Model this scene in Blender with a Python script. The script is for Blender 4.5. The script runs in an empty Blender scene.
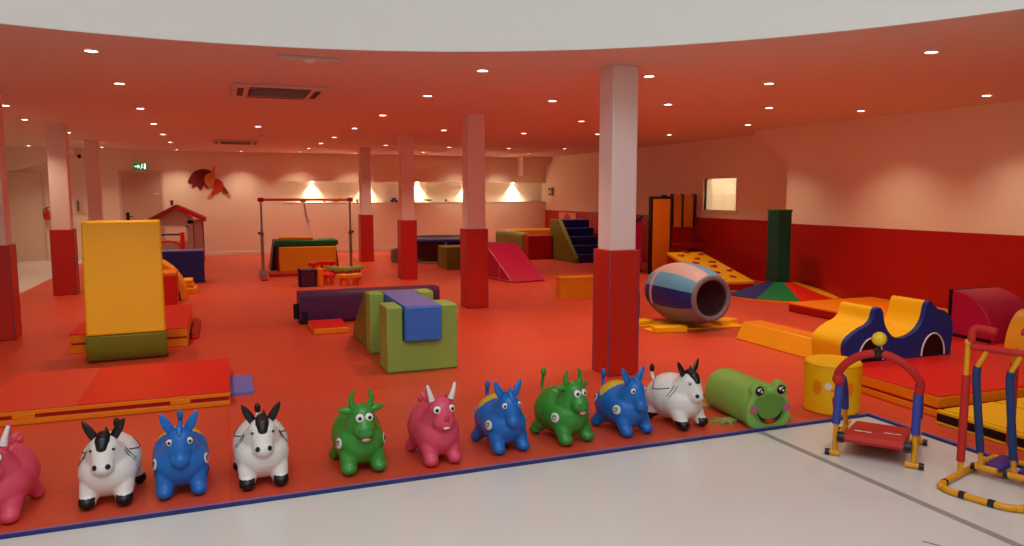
import bpy, bmesh, math, random
from mathutils import Vector, Matrix
from mathutils.bvhtree import BVHTree
random.seed(4)
S = bpy.context.scene
COL = S.collection
R = math.radians
PI = math.pi

# ------------------------------------------------------------------ materials
def lin(c):
    return tuple(((v/255)/12.92 if v/255 <= .04045 else ((v/255+.055)/1.055)**2.4) for v in c)
MATS = {}
def mat(name, rgb, rough=.5, bump=0.0, bscale=60, var=0.0, vscale=4, spec=.5, metal=0, emit=0, coat=0):
    if name in MATS: return MATS[name]
    m = bpy.data.materials.new(name); m.use_nodes = True
    nt = m.node_tree; b = nt.nodes['Principled BSDF']
    c = (*lin(rgb), 1)
    b.inputs['Base Color'].default_value = c
    b.inputs['Roughness'].default_value = rough
    b.inputs['Specular IOR Level'].default_value = spec
    b.inputs['Metallic'].default_value = metal
    b.inputs['Coat Weight'].default_value = coat
    if emit:
        b.inputs['Emission Color'].default_value = c
        b.inputs['Emission Strength'].default_value = emit
    tc = nt.nodes.new('ShaderNodeTexCoord')
    if var:
        n = nt.nodes.new('ShaderNodeTexNoise'); n.inputs['Scale'].default_value = vscale
        n.inputs['Detail'].default_value = 4
        nt.links.new(tc.outputs['Object'], n.inputs['Vector'])
        mx = nt.nodes.new('ShaderNodeMix'); mx.data_type = 'RGBA'
        mx.inputs['A'].default_value = tuple(v*(1-var) for v in c[:3])+(1,)
        mx.inputs['B'].default_value = tuple(min(1, v*(1+var)) for v in c[:3])+(1,)
        nt.links.new(n.outputs['Fac'], mx.inputs['Factor'])
        nt.links.new(mx.outputs['Result'], b.inputs['Base Color'])
    if bump:
        n2 = nt.nodes.new('ShaderNodeTexNoise'); n2.inputs['Scale'].default_value = bscale
        nt.links.new(tc.outputs['Object'], n2.inputs['Vector'])
        bp = nt.nodes.new('ShaderNodeBump'); bp.inputs['Strength'].default_value = bump
        bp.inputs['Distance'].default_value = .01
        nt.links.new(n2.outputs['Fac'], bp.inputs['Height'])
        nt.links.new(bp.outputs['Normal'], b.inputs['Normal'])
    MATS[name] = m
    return m
def vinyl(name, rgb, rough=.46):
    return mat(name, rgb, rough, spec=.32, bump=.12, bscale=9, var=.06, vscale=3)

V_RED = vinyl('vinyl_red', (225, 34, 20)); V_DRED = vinyl('vinyl_dark_red', (172, 20, 18))
V_YEL = vinyl('vinyl_yellow', (250, 190, 10)); V_ORA = vinyl('vinyl_orange', (244, 138, 14))
V_AMB = vinyl('vinyl_amber', (240, 165, 20))
V_GRN = vinyl('vinyl_lime', (146, 184, 86)); V_OLI = vinyl('vinyl_olive', (120, 128, 40))
V_DGR = vinyl('vinyl_dark_green', (24, 108, 58)); V_TEAL = vinyl('vinyl_teal', (8, 96, 82)); V_MGR = vinyl('vinyl_mid_green', (20, 130, 70))
V_NAV = vinyl('vinyl_navy', (34, 44, 128)); V_BLU = vinyl('vinyl_blue', (64, 122, 220))
V_ROY = vinyl('vinyl_royal', (20, 50, 130))
V_PUR = vinyl('vinyl_purple', (82, 34, 84)); V_MAG = vinyl('vinyl_magenta', (190, 22, 74))
V_BLK = vinyl('vinyl_black', (18, 14, 16)); V_PERI = vinyl('vinyl_periwinkle', (118, 122, 205))
V_GRY = vinyl('vinyl_grey', (130, 122, 132)); V_LBL = vinyl('vinyl_light_blue', (96, 168, 214)); V_LPK = vinyl('vinyl_pale', (205, 178, 180))
V_WHT = vinyl('vinyl_white', (232, 222, 212))
WALLW = mat('wall_white', (246, 234, 216), .7, bump=.05, bscale=120, var=.02)
CEILW = mat('ceiling_paint', (232, 208, 194), .75, var=.015)
PILW = mat('pillar_paint', (244, 226, 222), .6, var=.02)
FASC = mat('fascia_paint', (236, 236, 232), .7, var=.015)
WRED = mat('wall_padding_red', (178, 16, 11), .45, bump=.08, bscale=5, var=.05)
PADR = mat('pillar_padding_red', (196, 36, 22), .45, bump=.08, bscale=8, var=.05)
PIPE = mat('piping_violet', (92, 72, 120), .5)
SILV = mat('silver_metal', (170, 168, 165), .3, metal=1)
GREYM = mat('grey_enamel', (120, 118, 122), .4)
YELM = mat('yellow_enamel', (236, 160, 20), .3)
REDF = mat('red_foam_grip', (200, 36, 30), .75, bump=.2, bscale=200)
BLUF = mat('blue_foam_grip', (56, 66, 160), .75, bump=.2, bscale=200)
NAVF = mat('navy_foam_grip', (34, 58, 112), .75, bump=.2, bscale=200)
BLKP = mat('black_plastic', (16, 15, 16), .4)
REDP = mat('red_plastic', (205, 28, 22), .4); YELP = mat('yellow_plastic', (245, 200, 40), .4)
PURP = mat('violet_plastic', (58, 44, 140), .4)
WHTP = mat('white_plastic', (236, 232, 226), .35)
R_WHT = mat('rubber_white', (238, 234, 228), .33, spec=.5); R_BLU = mat('rubber_blue', (20, 108, 196), .35)
R_GRN = mat('rubber_green', (56, 146, 52), .28); R_PNK = mat('rubber_pink', (226, 76, 106), .38)
R_BLK = mat('rubber_black', (14, 13, 14), .3); R_YEL = mat('rubber_yellow', (214, 186, 40), .4)
R_PK2 = mat('rubber_soft_pink', (236, 140, 130), .4); R_RED = mat('rubber_red', (206, 40, 60), .35)
LINE = mat('rein_black', (28, 24, 26), .5)
LAMP = mat('lamp_glow', (255, 236, 205), .5, emit=14)

# white floor: polished resin, faint clouds
m = mat('floor_resin', (226, 224, 218), .24, var=.035, vscale=1.2)
FLOORW = m
# red matting: big squares with thin seams, faint wear
def matting():
    m = mat('matting_red', (228, 74, 46), .40, bump=.06, bscale=30, var=.0)
    nt = m.node_tree; b = nt.nodes['Principled BSDF']
    tc = nt.nodes.new('ShaderNodeTexCoord')
    br = nt.nodes.new('ShaderNodeTexBrick'); br.inputs['Scale'].default_value = 1
    br.offset = 0; br.inputs['Brick Width'].default_value = 1.5; br.inputs['Row Height'].default_value = 1.5
    br.inputs['Mortar Size'].default_value = .004
    c = lin((225, 84, 56)); c2 = lin((222, 81, 53)); s = lin((214, 60, 36))
    br.inputs['Color1'].default_value = (*c, 1); br.inputs['Color2'].default_value = (*c2, 1); br.inputs['Mortar'].default_value = (*s, 1)
    nt.links.new(tc.outputs['Object'], br.inputs['Vector'])
    nz = nt.nodes.new('ShaderNodeTexNoise'); nz.inputs['Scale'].default_value = .9; nz.inputs['Detail'].default_value = 6
    nt.links.new(tc.outputs['Object'], nz.inputs['Vector'])
    mx = nt.nodes.new('ShaderNodeMix'); mx.data_type = 'RGBA'; mx.blend_type = 'MULTIPLY'
    mx.inputs['Factor'].default_value = .22
    nt.links.new(br.outputs['Color'], mx.inputs['A']); nt.links.new(nz.outputs['Color'], mx.inputs['B'])
    nt.links.new(mx.outputs['Result'], b.inputs['Base Color'])
    mr = nt.nodes.new('ShaderNodeMapRange'); mr.inputs['To Min'].default_value = .3; mr.inputs['To Max'].default_value = .5
    nt.links.new(nz.outputs['Fac'], mr.inputs['Value']); nt.links.new(mr.outputs['Result'], b.inputs['Roughness'])
    return m
MATTING = matting()

# ------------------------------------------------------------------ mesh builder
class MB:
    def __init__(s): s.bm = bmesh.new(); s.mats = []
    def mi(s, m):
        if m not in s.mats: s.mats.append(m)
        return s.mats.index(m)
    def box(s, x0, x1, y0, y1, z0, z1, m, rot=None, about=None):
        vs = [s.bm.verts.new(p) for p in ((x0,y0,z0),(x1,y0,z0),(x1,y1,z0),(x0,y1,z0),(x0,y0,z1),(x1,y0,z1),(x1,y1,z1),(x0,y1,z1))]
        k = s.mi(m)
        for f in ((0,3,2,1),(4,5,6,7),(0,1,5,4),(1,2,6,5),(2,3,7,6),(3,0,4,7)):
            s.bm.faces.new([vs[i] for i in f]).material_index = k
        if rot: bmesh.ops.rotate(s.bm, verts=vs, cent=about or ((x0+x1)/2,(y0+y1)/2,(z0+z1)/2), matrix=rot)
        return s
    def prism(s, pts, axis, a0, a1, m, mside=None, mfn=None):
        """pts 2d polygon; axis 'x': pts=(y,z); 'y': pts=(x,z); 'z': pts=(x,y)"""
        def P(p, a): return {'x': (a, p[0], p[1]), 'y': (p[0], a, p[1]), 'z': (p[0], p[1], a)}[axis]
        A = [s.bm.verts.new(P(p, a0)) for p in pts]; B = [s.bm.verts.new(P(p, a1)) for p in pts]
        k = s.mi(m); fs = []
        f = s.bm.faces.new(A); f.material_index = k; fs.append(f)
        f = s.bm.faces.new(B[::-1]); f.material_index = k; fs.append(f)
        n = len(pts)
        for i in range(n):
            f = s.bm.faces.new((A[i], B[i], B[(i+1) % n], A[(i+1) % n]))
            mm = mfn(i) if mfn else (mside or m)
            f.material_index = s.mi(mm); fs.append(f)
        bmesh.ops.recalc_face_normals(s.bm, faces=fs)
        return s
    def tube(s, path, r, m, seg=12, closed=False, caps=True, sub=0):
        P = [Vector(p) for p in path]
        if sub: P = smooth_path(P, sub, closed)
        n = len(P); rings = []; k = s.mi(m)
        rr = r if callable(r) else (lambda t: r)
        up = None
        for i in range(n):
            a = P[i-1] if (i or closed) else P[i]; b = P[(i+1) % n] if (i < n-1 or closed) else P[i]
            t = (b-a).normalized()
            if up is None:
                up = Vector((0,0,1)) if abs(t.z) < .9 else Vector((1,0,0))
            u = (up - t*up.dot(t)).normalized(); w = t.cross(u); up = u
            ra = rr(i/max(1, n-1))
            rings.append([s.bm.verts.new(P[i]+(u*math.cos(q*2*PI/seg)+w*math.sin(q*2*PI/seg))*ra) for q in range(seg)])
        for i in range(n if closed else n-1):
            A = rings[i]; B = rings[(i+1) % n]
            for q in range(seg):
                s.bm.faces.new((A[q], A[(q+1) % seg], B[(q+1) % seg], B[q])).material_index = k
        if not closed and caps:
            s.bm.faces.new(rings[0][::-1]).material_index = k; s.bm.faces.new(rings[-1]).material_index = k
        return s
    def ball(s, c, r, m, seg=20, rings=12, rot=None):
        if not hasattr(r, '__len__'): r = (r, r, r)
        M = Matrix.Translation(c) @ (rot.to_4x4() if rot else Matrix()) @ Matrix.Diagonal((*r, 1))
        n0 = set(s.bm.faces)
        bmesh.ops.create_uvsphere(s.bm, u_segments=seg, v_segments=rings, radius=1, matrix=M)
        k = s.mi(m)
        for f in s.bm.faces:
            if f not in n0: f.material_index = k
        return s
    def lathe(s, prof, m, c=(0,0,0), axis='z', seg=40, mfn=None, cap=True):
        """prof list (r, h) along axis"""
        rings = []
        for r, h in prof:
            ring = []
            for q in range(seg):
                a = 2*PI*q/seg; x, y = r*math.cos(a), r*math.sin(a)
                p = (x, y, h) if axis == 'z' else ((x, h, y) if axis == 'y' else (h, x, y))
                ring.append(s.bm.verts.new((p[0]+c[0], p[1]+c[1], p[2]+c[2])))
            rings.append(ring)
        k = s.mi(m); fs = []
        for i in range(len(rings)-1):
            for q in range(seg):
                f = s.bm.faces.new((rings[i][q], rings[i][(q+1) % seg], rings[i+1][(q+1) % seg], rings[i+1][q]))
                f.material_index = s.mi(mfn(i, q)) if mfn else k; fs.append(f)
        if cap:
            for rg in (rings[0], rings[-1]):
                f = s.bm.faces.new(rg); f.material_index = k; fs.append(f)
        bmesh.ops.recalc_face_normals(s.bm, faces=fs)
        return s
    def build(s, name, parent=None, loc=None, rz=0, bevel=0, bseg=2, smooth=True, ang=38):
        me = bpy.data.meshes.new(name); s.bm.to_mesh(me); s.bm.free()
        for m in s.mats: me.materials.append(m)
        if smooth:
            for p in me.polygons: p.use_smooth = True
            me.set_sharp_from_angle(angle=R(ang))
        o = bpy.data.objects.new(name, me); COL.objects.link(o)
        if parent: o.parent = parent
        if loc: o.location = loc
        o.rotation_euler.z = rz
        if bevel:
            b = o.modifiers.new('bevel', 'BEVEL'); b.width = bevel; b.segments = bseg; b.limit_method = 'ANGLE'; b.angle_limit = R(50)
            b.harden_normals = False
        return o
def smooth_path(P, sub, closed=False):
    out = []; n = len(P)
    rng = range(n) if closed else range(n-1)
    for i in rng:
        p0 = P[(i-1) % n] if (closed or i) else P[0]; p1 = P[i]; p2 = P[(i+1) % n]
        p3 = P[(i+2) % n] if (closed or i < n-2) else P[-1]
        for k in range(sub):
            t = k/sub
            out.append(.5*((2*p1)+(p2-p0)*t+(2*p0-5*p1+4*p2-p3)*t*t+(3*p1-p0-3*p2+p3)*t**3))
    if not closed: out.append(P[-1])
    return out
def smooth2(pts, sub, closed=False):
    return [(p.x, p.y) for p in smooth_path([Vector((a, b, 0)) for a, b in pts], sub, closed)]
def thing(name, label, cat, loc=(0,0,0), rz=0, group=None):
    o = bpy.data.objects.new(name, None); COL.objects.link(o)
    o.empty_display_size = .1
    o.location = loc; o.rotation_euler.z = rz
    return tag(o, label, cat, group)
def tag(o, label, cat, group=None):
    o['label'] = label; o['category'] = cat
    if group: o['group'] = group
    return o
def struct(o): o['kind'] = 'structure'; return o
def copy_tree(o, parent=None):
    c = o.copy(); COL.objects.link(c)
    if parent: c.parent = parent
    for ch in list(o.children): copy_tree(ch, c)
    return c
def arc(cx, cy, r, a0, a1, n):
    return [(cx+r*math.cos(R(a0+(a1-a0)*i/n)), cy+r*math.sin(R(a0+(a1-a0)*i/n))) for i in range(n+1)]
def rrect(x0, x1, y0, y1, r, n=5):
    return arc(x1-r, y1-r, r, 0, 90, n)+arc(x0+r, y1-r, r, 90, 180, n)+arc(x0+r, y0+r, r, 180, 270, n)+arc(x1-r, y0+r, r, 270, 360, n)

# ------------------------------------------------------------------ room shell
H = 2.70; BW = 21.0; FW = 9.3; NW = 8.75; LW = -6.5; FR = -5.5; WS = 1.125; TM = .012
VC = (0, 1.0); VR = 4.92
struct(MB().box(LW-.2, FW+.4, FR-.2, BW+.6, -.15, 0, FLOORW).build('floor'))
# ceiling with the round void
b = MB()
seg = 128; k = b.mi(CEILW)
def outer(a):
    dx, dy = math.cos(a), math.sin(a); t = 1e9
    if dx > 1e-9: t = min(t, (FW+.4-VC[0])/dx)
    if dx < -1e-9: t = min(t, (LW-.2-VC[0])/dx)
    if dy > 1e-9: t = min(t, (BW+.6-VC[1])/dy)
    if dy < -1e-9: t = min(t, (FR-.2-VC[1])/dy)
    return VC[0]+dx*t, VC[1]+dy*t
angs = sorted([2*PI*i/seg for i in range(seg)] + [math.atan2(y-VC[1], x-VC[0]) % (2*PI) for x in (LW-.2, FW+.4) for y in (FR-.2, BW+.6)])
i1 = [(VC[0]+VR*math.cos(a), VC[1]+VR*math.sin(a)) for a in angs]; o1 = [outer(a) for a in angs]
I = [b.bm.verts.new((*p, H)) for p in i1]; O = [b.bm.verts.new((*p, H)) for p in o1]
I2 = [b.bm.verts.new((*p, H+.35)) for p in i1]; O2 = [b.bm.verts.new((*p, H+.35)) for p in o1]
n = len(angs)
for i in range(n):
    j = (i+1) % n
    b.bm.faces.new((I[i], I[j], O[j], O[i])); b.bm.faces.new((I2[i], O2[i], O2[j], I2[j]))
    b.bm.faces.new((I[i], I2[i], I2[j], I[j]))
struct(b.build('ceiling'))
# round fascia of the void and its own ceiling
b = MB(); HV = 5.4
pin = [(VC[0]+(VR-.015)*math.cos(a), VC[1]+(VR-.015)*math.sin(a)) for a in angs]; pou = [(VC[0]+(VR+.15)*math.cos(a), VC[1]+(VR+.15)*math.sin(a)) for a in angs]
A = [b.bm.verts.new((*p, H-.01)) for p in pin]; B = [b.bm.verts.new((*p, HV)) for p in pin]
C_ = [b.bm.verts.new((*p, H+.36)) for p in pou]; D = [b.bm.verts.new((*p, HV)) for p in pou]
Aw = [b.bm.verts.new((VC[0]+VR*math.cos(a), VC[1]+VR*math.sin(a), H-.01)) for a in angs]
b.mi(FASC)
for i in range(n):
    j = (i+1) % n
    b.bm.faces.new((A[i], A[j], B[j], B[i])); b.bm.faces.new((C_[i], D[i], D[j], C_[j])); b.bm.faces.new((A[i], Aw[i], Aw[j], A[j]))
struct(b.build('wall_void'))
b = MB(); b.box(-5.3, 5.3, -4.3, 6.3, HV, HV+.1, FASC); struct(b.build('ceiling_void'))

# back wall with long lit niche (and the door recess)
b = MB(); NX0, NX1, NZ0, NZ1 = 1.55, FW, 1.36, 1.95
b.box(LW-.2, NX0, BW, BW+.5, 0, H, WALLW)
b.box(NX0, NX1, BW, BW+.5, 0, NZ0, WALLW); b.box(NX0, NX1, BW, BW+.5, NZ1, H, WALLW)
b.box(NX0, NX1, BW+.32, BW+.5, NZ0, NZ1, WALLW)
struct(b.build('wall_back', smooth=False))
struct(MB().box(NX0, NX1, BW-.012, BW+.3, NZ0, NZ0+.02, WHTP).build('trim_1', bevel=.004))
# slanted soffit of the stairs in the back right corner
b = MB(); b.prism([(8.35, H), (8.35, 2.15), (8.85, 2.15), (9.3, 2.6), (9.3, H)], 'y', BW-.45, BW, WALLW); struct(b.build('trim_2', smooth=False))
# left back corner: slanted stair soffit and wall pieces
b = MB(); b.prism([(-6.5, 1.6), (-3.2, 2.55), (-3.2, H), (-6.5, H)], 'y', BW-.35, BW, WALLW); struct(b.build('trim_3', smooth=False))
# far right wall with an inner window
WY0, WY1, WZ0, WZ1 = 11.9, 12.95, 1.29, 1.92
b = MB()
for (y0, y1, z0, z1) in ((9.6, WY0, WS, H), (WY1, BW+.4, WS, H), (WY0, WY1, WS, WZ0), (WY0, WY1, WZ1, H)):
    b.box(FW, FW+.2, y0, y1, z0, z1, WALLW)
b.box(FW-.02, FW+.2, 9.6, BW+.0, 0, WS, WRED)
b.box(FW+.2, FW+1.6, WY0-.5, WY0-.42, .9, 2.4, WALLW); b.box(FW+.2, FW+1.6, WY1+.42, WY1+.5, .9, 2.4, WALLW)
b.box(FW+1.55, FW+1.6, WY0-.5, WY1+.5, .9, 2.4, WALLW); b.box(FW+.2, FW+1.6, WY0-.5, WY1+.5, .85, .9, WALLW); b.box(FW+.2, FW+1.6, WY0-.5, WY1+.5, 2.4, 2.45, WALLW)
struct(b.build('wall_right', smooth=False))
GL = mat('pane_glass', (255, 255, 255), .03); GL.node_tree.nodes['Principled BSDF'].inputs['Transmission Weight'].default_value = 1
b = MB(); b.box(FW-.03, FW+.05, WY0-.05, WY0, WZ0-.05, WZ1+.05, WALLW); b.box(FW-.03, FW+.05, WY1, WY1+.05, WZ0-.05, WZ1+.05, WALLW)
b.box(FW-.03, FW+.05, WY0, WY1, WZ0-.05, WZ0, WALLW); b.box(FW-.03, FW+.05, WY0, WY1, WZ1, WZ1+.05, WALLW)
w = struct(b.build('window_1', smooth=False))
MB().box(FW+.06, FW+.066, WY0-.02, WY1+.02, WZ0-.02, WZ1+.02, GL).build('pane', w, smooth=False)
# near right wall: steps forward, far end rises then slants up to the ceiling
E0 = 9.92
b = MB(); b.box(NW, FW+.2, FR, E0, WS, H, WALLW)
b.prism([(E0, 2.13), (E0, H), (E0+.85, H), (E0+.85, 2.62)], 'x', NW, FW+.2, WALLW)
b.box(NW-.02, FW+.2, FR, E0+.01, 0, WS, WRED)
struct(b.build('wall_right_near', smooth=False))
struct(MB().box(LW-.2, LW, FR, BW, 0, H, WALLW).build('wall_left', smooth=False))
struct(MB().box(LW-.2, FW+.2, FR-.2, FR, 0, H, WALLW).build('wall_front', smooth=False))
struct(MB().box(LW, FW-.02, BW-.018, BW, 0, .09, WHTP).build('baseboard_back', bevel=.004))
# door in back wall
DOORP = mat('door_paint', (206, 178, 160), .5); FRM = mat('door_frame', (222, 200, 184), .5)
b = MB(); b.box(-2.33, -2.27, BW-.05, BW, 0, 2.2, FRM); b.box(-1.38, -1.32, BW-.05, BW, 0, 2.2, FRM); b.box(-2.27, -1.38, BW-.05, BW, 2.14, 2.2, FRM)
b.box(-2.27, -1.38, BW-.03, BW, 0.01, 2.14, DOORP)
d = struct(b.build('door_1', smooth=False))
h = MB().box(-2.2, -2.12, BW-.045, BW-.03, .9, 1.15, BLKP).tube([(-2.16, BW-.05, 1.05), (-2.16, BW-.1, 1.05), (-2.04, BW-.1, 1.05)], .012, BLKP).build('door_handle', d)
b = MB(); b.box(-1.54, -1.42, BW-.035, BW-.03, 1.6, 1.63, WHTP); b.build('door_plate', d)
# flush service door at far left
b = MB(); DO2 = mat('service_door_paint', (236, 216, 196), .55)
b.box(-4.9, -4.0, BW-.03, BW, .0, 2.12, DO2); b.box(-4.0, -3.94, BW-.05, BW, 0, 2.16, FRM); b.box(-4.96, -4.9, BW-.05, BW, 0, 2.16, FRM); b.box(-4.9, -4.0, BW-.05, BW, 2.12, 2.16, FRM)
d2 = struct(b.build('door_2', smooth=False))
b = MB()
for i in range(4): b.box(-3.8, -3.45, BW-.02, BW, .38+.035*i, .395+.035*i, GREYM)
b.box(-3.82, -3.43, BW-.012, BW, .36, .53, FRM)
tag(b.build('wall_grille', smooth=False), 'small slatted air grille low on the back wall beside the left pillar', 'vent')

# void lights: cool daylight from the skylights of the hall
def area(name, loc, size, energy, color, rot=(0,0,0), shape='SQUARE', sy=None, spread=None):
    l = bpy.data.lights.new(name, 'AREA'); l.energy = energy; l.color = color; l.shape = shape; l.size = size
    if sy: l.shape = 'RECTANGLE'; l.size_y = sy
    if spread: l.spread = spread
    o = bpy.data.objects.new(name, l); COL.objects.link(o); o.location = loc; o.rotation_euler = rot
    return o
area('skylight', (0, -.2, HV-.05), 5.5, 238, (.91, .965, 1.0), sy=5.5)
pl = bpy.data.lights.new('window_room_lamp', 'POINT'); pl.energy = 13; pl.color = (1, .86, .66); pl.shadow_soft_size = .08
plo = bpy.data.objects.new('window_room_lamp', pl); COL.objects.link(plo); plo.location = (FW+.75, (WY0+WY1)/2+.1, 2.12)
# niche lamps
NL = [2.38, 3.88, 5.35, 6.85, 8.32]
PUCK0 = None
for i, x in enumerate(NL):
    l = bpy.data.lights.new('niche_spot', 'SPOT'); l.energy = 120; l.color = (1, .78, .54); l.spot_size = R(95); l.spot_blend = .9; l.shadow_soft_size = .02
    o = bpy.data.objects.new('niche_spot', l); COL.objects.link(o); o.location = (x, BW+.25, NZ1-.02)
    if PUCK0 is None:
        PUCK0 = p = MB().lathe([(.035, 0), (.035, .012), (.001, .012)], LAMP, seg=20).build('niche_light')
    else: p = PUCK0.copy(); COL.objects.link(p)
    p.location = (x, BW+.25, NZ1-.012)
    tag(p, ('round spot lamp in the wall niche, ' + ['leftmost, above the high bar', 'second, beside the farthest pillar', 'third, above the trampoline', 'fourth, behind the second nearest pillar', 'rightmost, near the corner'][i]), 'lamp', 'spot lamps of the wall niche')

# ------------------------------------------------------------------ red matting
b = MB()
b.prism([(-3.06, 4.01), (4.36, 4.01), (4.36, FR+.3), (NW-.02, FR+.3), (NW-.02, E0+.02), (FW-.02, E0+.02), (FW-.02, BW-.02), (-3.06, BW-.02)], 'z', 0, TM, MATTING)
mt = tag(b.build('floor_matting', smooth=False), 'wide red foam matting that covers the play area floor', 'floor mat')
b = MB(); VED = mat('edge_violet', (120, 112, 170), .5); NVE = mat('edge_navy', (30, 44, 110), .5)
for (x0, x1, y0, y1) in ((-3.08, 4.345, 3.985, 4.01), (4.335, 4.36, FR+.3, 4.01)):
    b.box(x0, x1, y0, y1, 0, TM+.003, NVE)
for (x0, x1, y0, y1) in ((-3.08, 4.36, 4.003, 4.02), (4.352, 4.37, FR+.3, 4.01)):
    b.box(x0, x1, y0, y1, TM, TM+.004, VED)
b.build('blue_edging', mt, smooth=False)
# metal joint strip in the resin floor
b = MB(); JT = mat('joint_strip', (158, 155, 150), .4)
b.box(3.34, 3.385, FR, 3.98, 0, .003, JT)
struct(b.build('trim_4', smooth=False))
b = MB(); b.box(3.05, 3.06, 2.15, 2.42, 0, .0015, GREYM, rot=Matrix.Rotation(R(28), 3, 'Z'))
tag(b.build('floor_scratch', smooth=False), 'short dark hairline scratch in the white floor beside the joint strip', 'scratch')

# ------------------------------------------------------------------ pillars
def pillar(x0, x1, y0, y1, label, lo=0):
    WS = 1.125-lo
    t = thing('pillar', label, 'pillar', ((x0+x1)/2, (y0+y1)/2, TM), 0, 'padded pillars of the hall')
    w, d = (x1-x0)/2, (y1-y0)/2; z = -TM
    p = .028
    MB().box(-w+p, w-p, -d+p, d-p, WS+z-.02, H+z, PILW).build('shaft', t, bevel=.006)
    MB().box(-w, w, -d, d, 0, WS+z, PADR).build('padding', t, bevel=.012)
    b = MB()
    for sx in (-1, 1):
        for sy in (-1, 1): b.tube([(sx*(w-.002), sy*(d-.002), .0), (sx*(w-.002), sy*(d-.002), WS+z)], .0045, PIPE, seg=8)
    b.build('piping', t)
    return t
pillar(3.115, 3.415, 5.67, 5.97, 'tall square pillar nearest the camera, pale top and red padded base, by the blue hopper')
pillar(3.17, 3.48, 9.85, 10.16, 'second nearest square pillar of the middle row, red base in front of the magenta ramp')
pillar(3.12, 3.42, 13.68, 13.98, 'third square pillar of the middle row, red base left of the olive block')
pillar(3.07, 3.37, 17.7, 18.0, 'farthest square pillar of the middle row, close to the lit wall niche')
pillar(-2.45, -2.15, 9.5, 9.8, 'square pillar cut by the left edge of the picture, red padded base', .07)
pillar(-2.5, -2.18, 13.5, 13.8, 'square pillar with red padded base left of the upright yellow block', .07)
pillar(-2.55, -2.25, 17.4, 17.7, 'far left pale square pillar partly hidden behind the upright yellow block', .14)

# ------------------------------------------------------------------ downlights
b = MB(); b.lathe([(.062, .0), (.062, -.008), (.046, -.008), (.044, 0)], WHTP, seg=28, cap=False)
D0 = thing('downlight', 'x', 'lamp', (0, 0, H))
b.build('trim_ring', D0)
MB().lathe([(.044, -.004), (.001, -.004)], LAMP, seg=24, cap=False).build('lens', D0)
rows = [
 ('row left of the ceiling air conditioners', [(-.87, 6.6), (-.88, 8.42), (-.9, 10.75), (-.91, 13.0), (-.92, 15.2), (-.93, 17.45), (-.95, 20.4)]),
 ('row above the left pillars', [(-2.42, 11.0), (-2.62, 12.95), (-2.46, 15.4), (-2.5, 17.75), (-2.52, 19.88)]),
 ('row at the far left', [(-3.97, 19.8), (-4.0, 15.5)]),
 ('row left of the middle pillars', [(2.21, 6.38), (2.2, 8.22), (2.15, 10.45), (2.13, 12.67), (2.1, 14.8), (2.08, 16.65), (2.04, 18.6), (2.0, 20.4)]),
 ('row of the middle pillars', [(3.75, 6.12), (3.68, 8.13), (3.62, 12.5), (3.5, 16.77), (3.46, 20.4)]),
 ('row right of the middle pillars', [(5.14, 4.31), (5.1, 6.09), (5.13, 7.93), (5.1, 10.22), (5.14, 12.6), (5.03, 16.95), (5.0, 19.2)]),
 ('row second from the right wall', [(6.53, 7.78), (6.48, 12.3), (6.47, 16.8), (6.43, 20.4)]),
 ('row along the right wall', [(7.96, 5.94), (7.89, 7.62), (7.81, 9.78), (7.76, 11.93), (7.8, 16.5), (7.76, 18.63), (7.72, 20.4)]),
 ('row between the air conditioners', [(.62, 12.9), (.55, 20.4)]),
]
ORD = ['nearest', 'second nearest', 'third nearest', 'fourth nearest', 'fifth nearest', 'sixth nearest', 'seventh nearest', 'eighth nearest']
first = True
for rn, ps in rows:
    for i, (x, y) in enumerate(ps):
        d = D0 if first else copy_tree(D0); first = False
        d.location = (x, y, H-.001)
        tag(d, 'small round lit downlight, %s of the %s' % (ORD[i], rn), 'lamp', 'recessed ceiling downlights')
        l = bpy.data.lights.new('downlight_beam', 'SPOT'); l.energy = 68; l.color = (1, .74, .50)
        l.spot_size = R(112); l.spot_blend = .95; l.shadow_soft_size = .045
        o = bpy.data.objects.new('downlight_beam', l); COL.objects.link(o); o.location = (x, y, H-.02)

# air conditioner cassettes
ACW = mat('cassette_white', (222, 200, 190), .5); ACD = mat('cassette_slot', (60, 30, 26), .6)
t = thing('air_conditioner', 'square ceiling air conditioner cassette nearest the camera', 'air conditioner', (.62, 8.42, H-.001), 0, 'ceiling air conditioners')
MB().box(-.46, .46, -.46, .46, -.03, .0, ACW).build('panel', t, bevel=.01)
b = MB()
for i in range(9): b.box(-.27, .27, -.25+i*.058, -.235+i*.058, -.04, -.028, GREYM)
b.box(-.3, .3, -.3, .3, -.032, -.03, ACD)
b.build('grille', t, smooth=False)
for q in range(4):
    r3 = Matrix.Rotation(q*PI/2, 3, 'Z')
    MB().box(-.3, .3, .35, .41, -.034, -.028, ACD, rot=r3, about=(0, 0, 0)).build('slot', t, smooth=False)
t2 = copy_tree(t); t2.location = (.36, 16.8, H-.001); t2['label'] = 'square ceiling air conditioner cassette farther back above the high bar'
t = thing('ceiling_fixture', 'slim pale strip fixture on the ceiling in front of the air conditioner', 'fixture', (.71, 6.28, H))
MB().box(-.24, .24, -.03, .03, -.03, 0, ACW).build('housing', t, bevel=.008)
MB().ball((0, 0, -.03), (.045, .028, .022), WHTP).build('sensor', t)
t = thing('smoke_detector', 'small round smoke detector on ceiling between the two air conditioners', 'detector', (.75, 14.6, H))
MB().lathe([(.06, 0), (.055, -.035), (.03, -.045), (.001, -.045)], ACW, seg=24, cap=False).build('housing', t)
MB().lathe([(.075, 0), (.075, -.008), (.06, -.01)], WHTP, seg=24, cap=False).build('base_ring', t)

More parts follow.
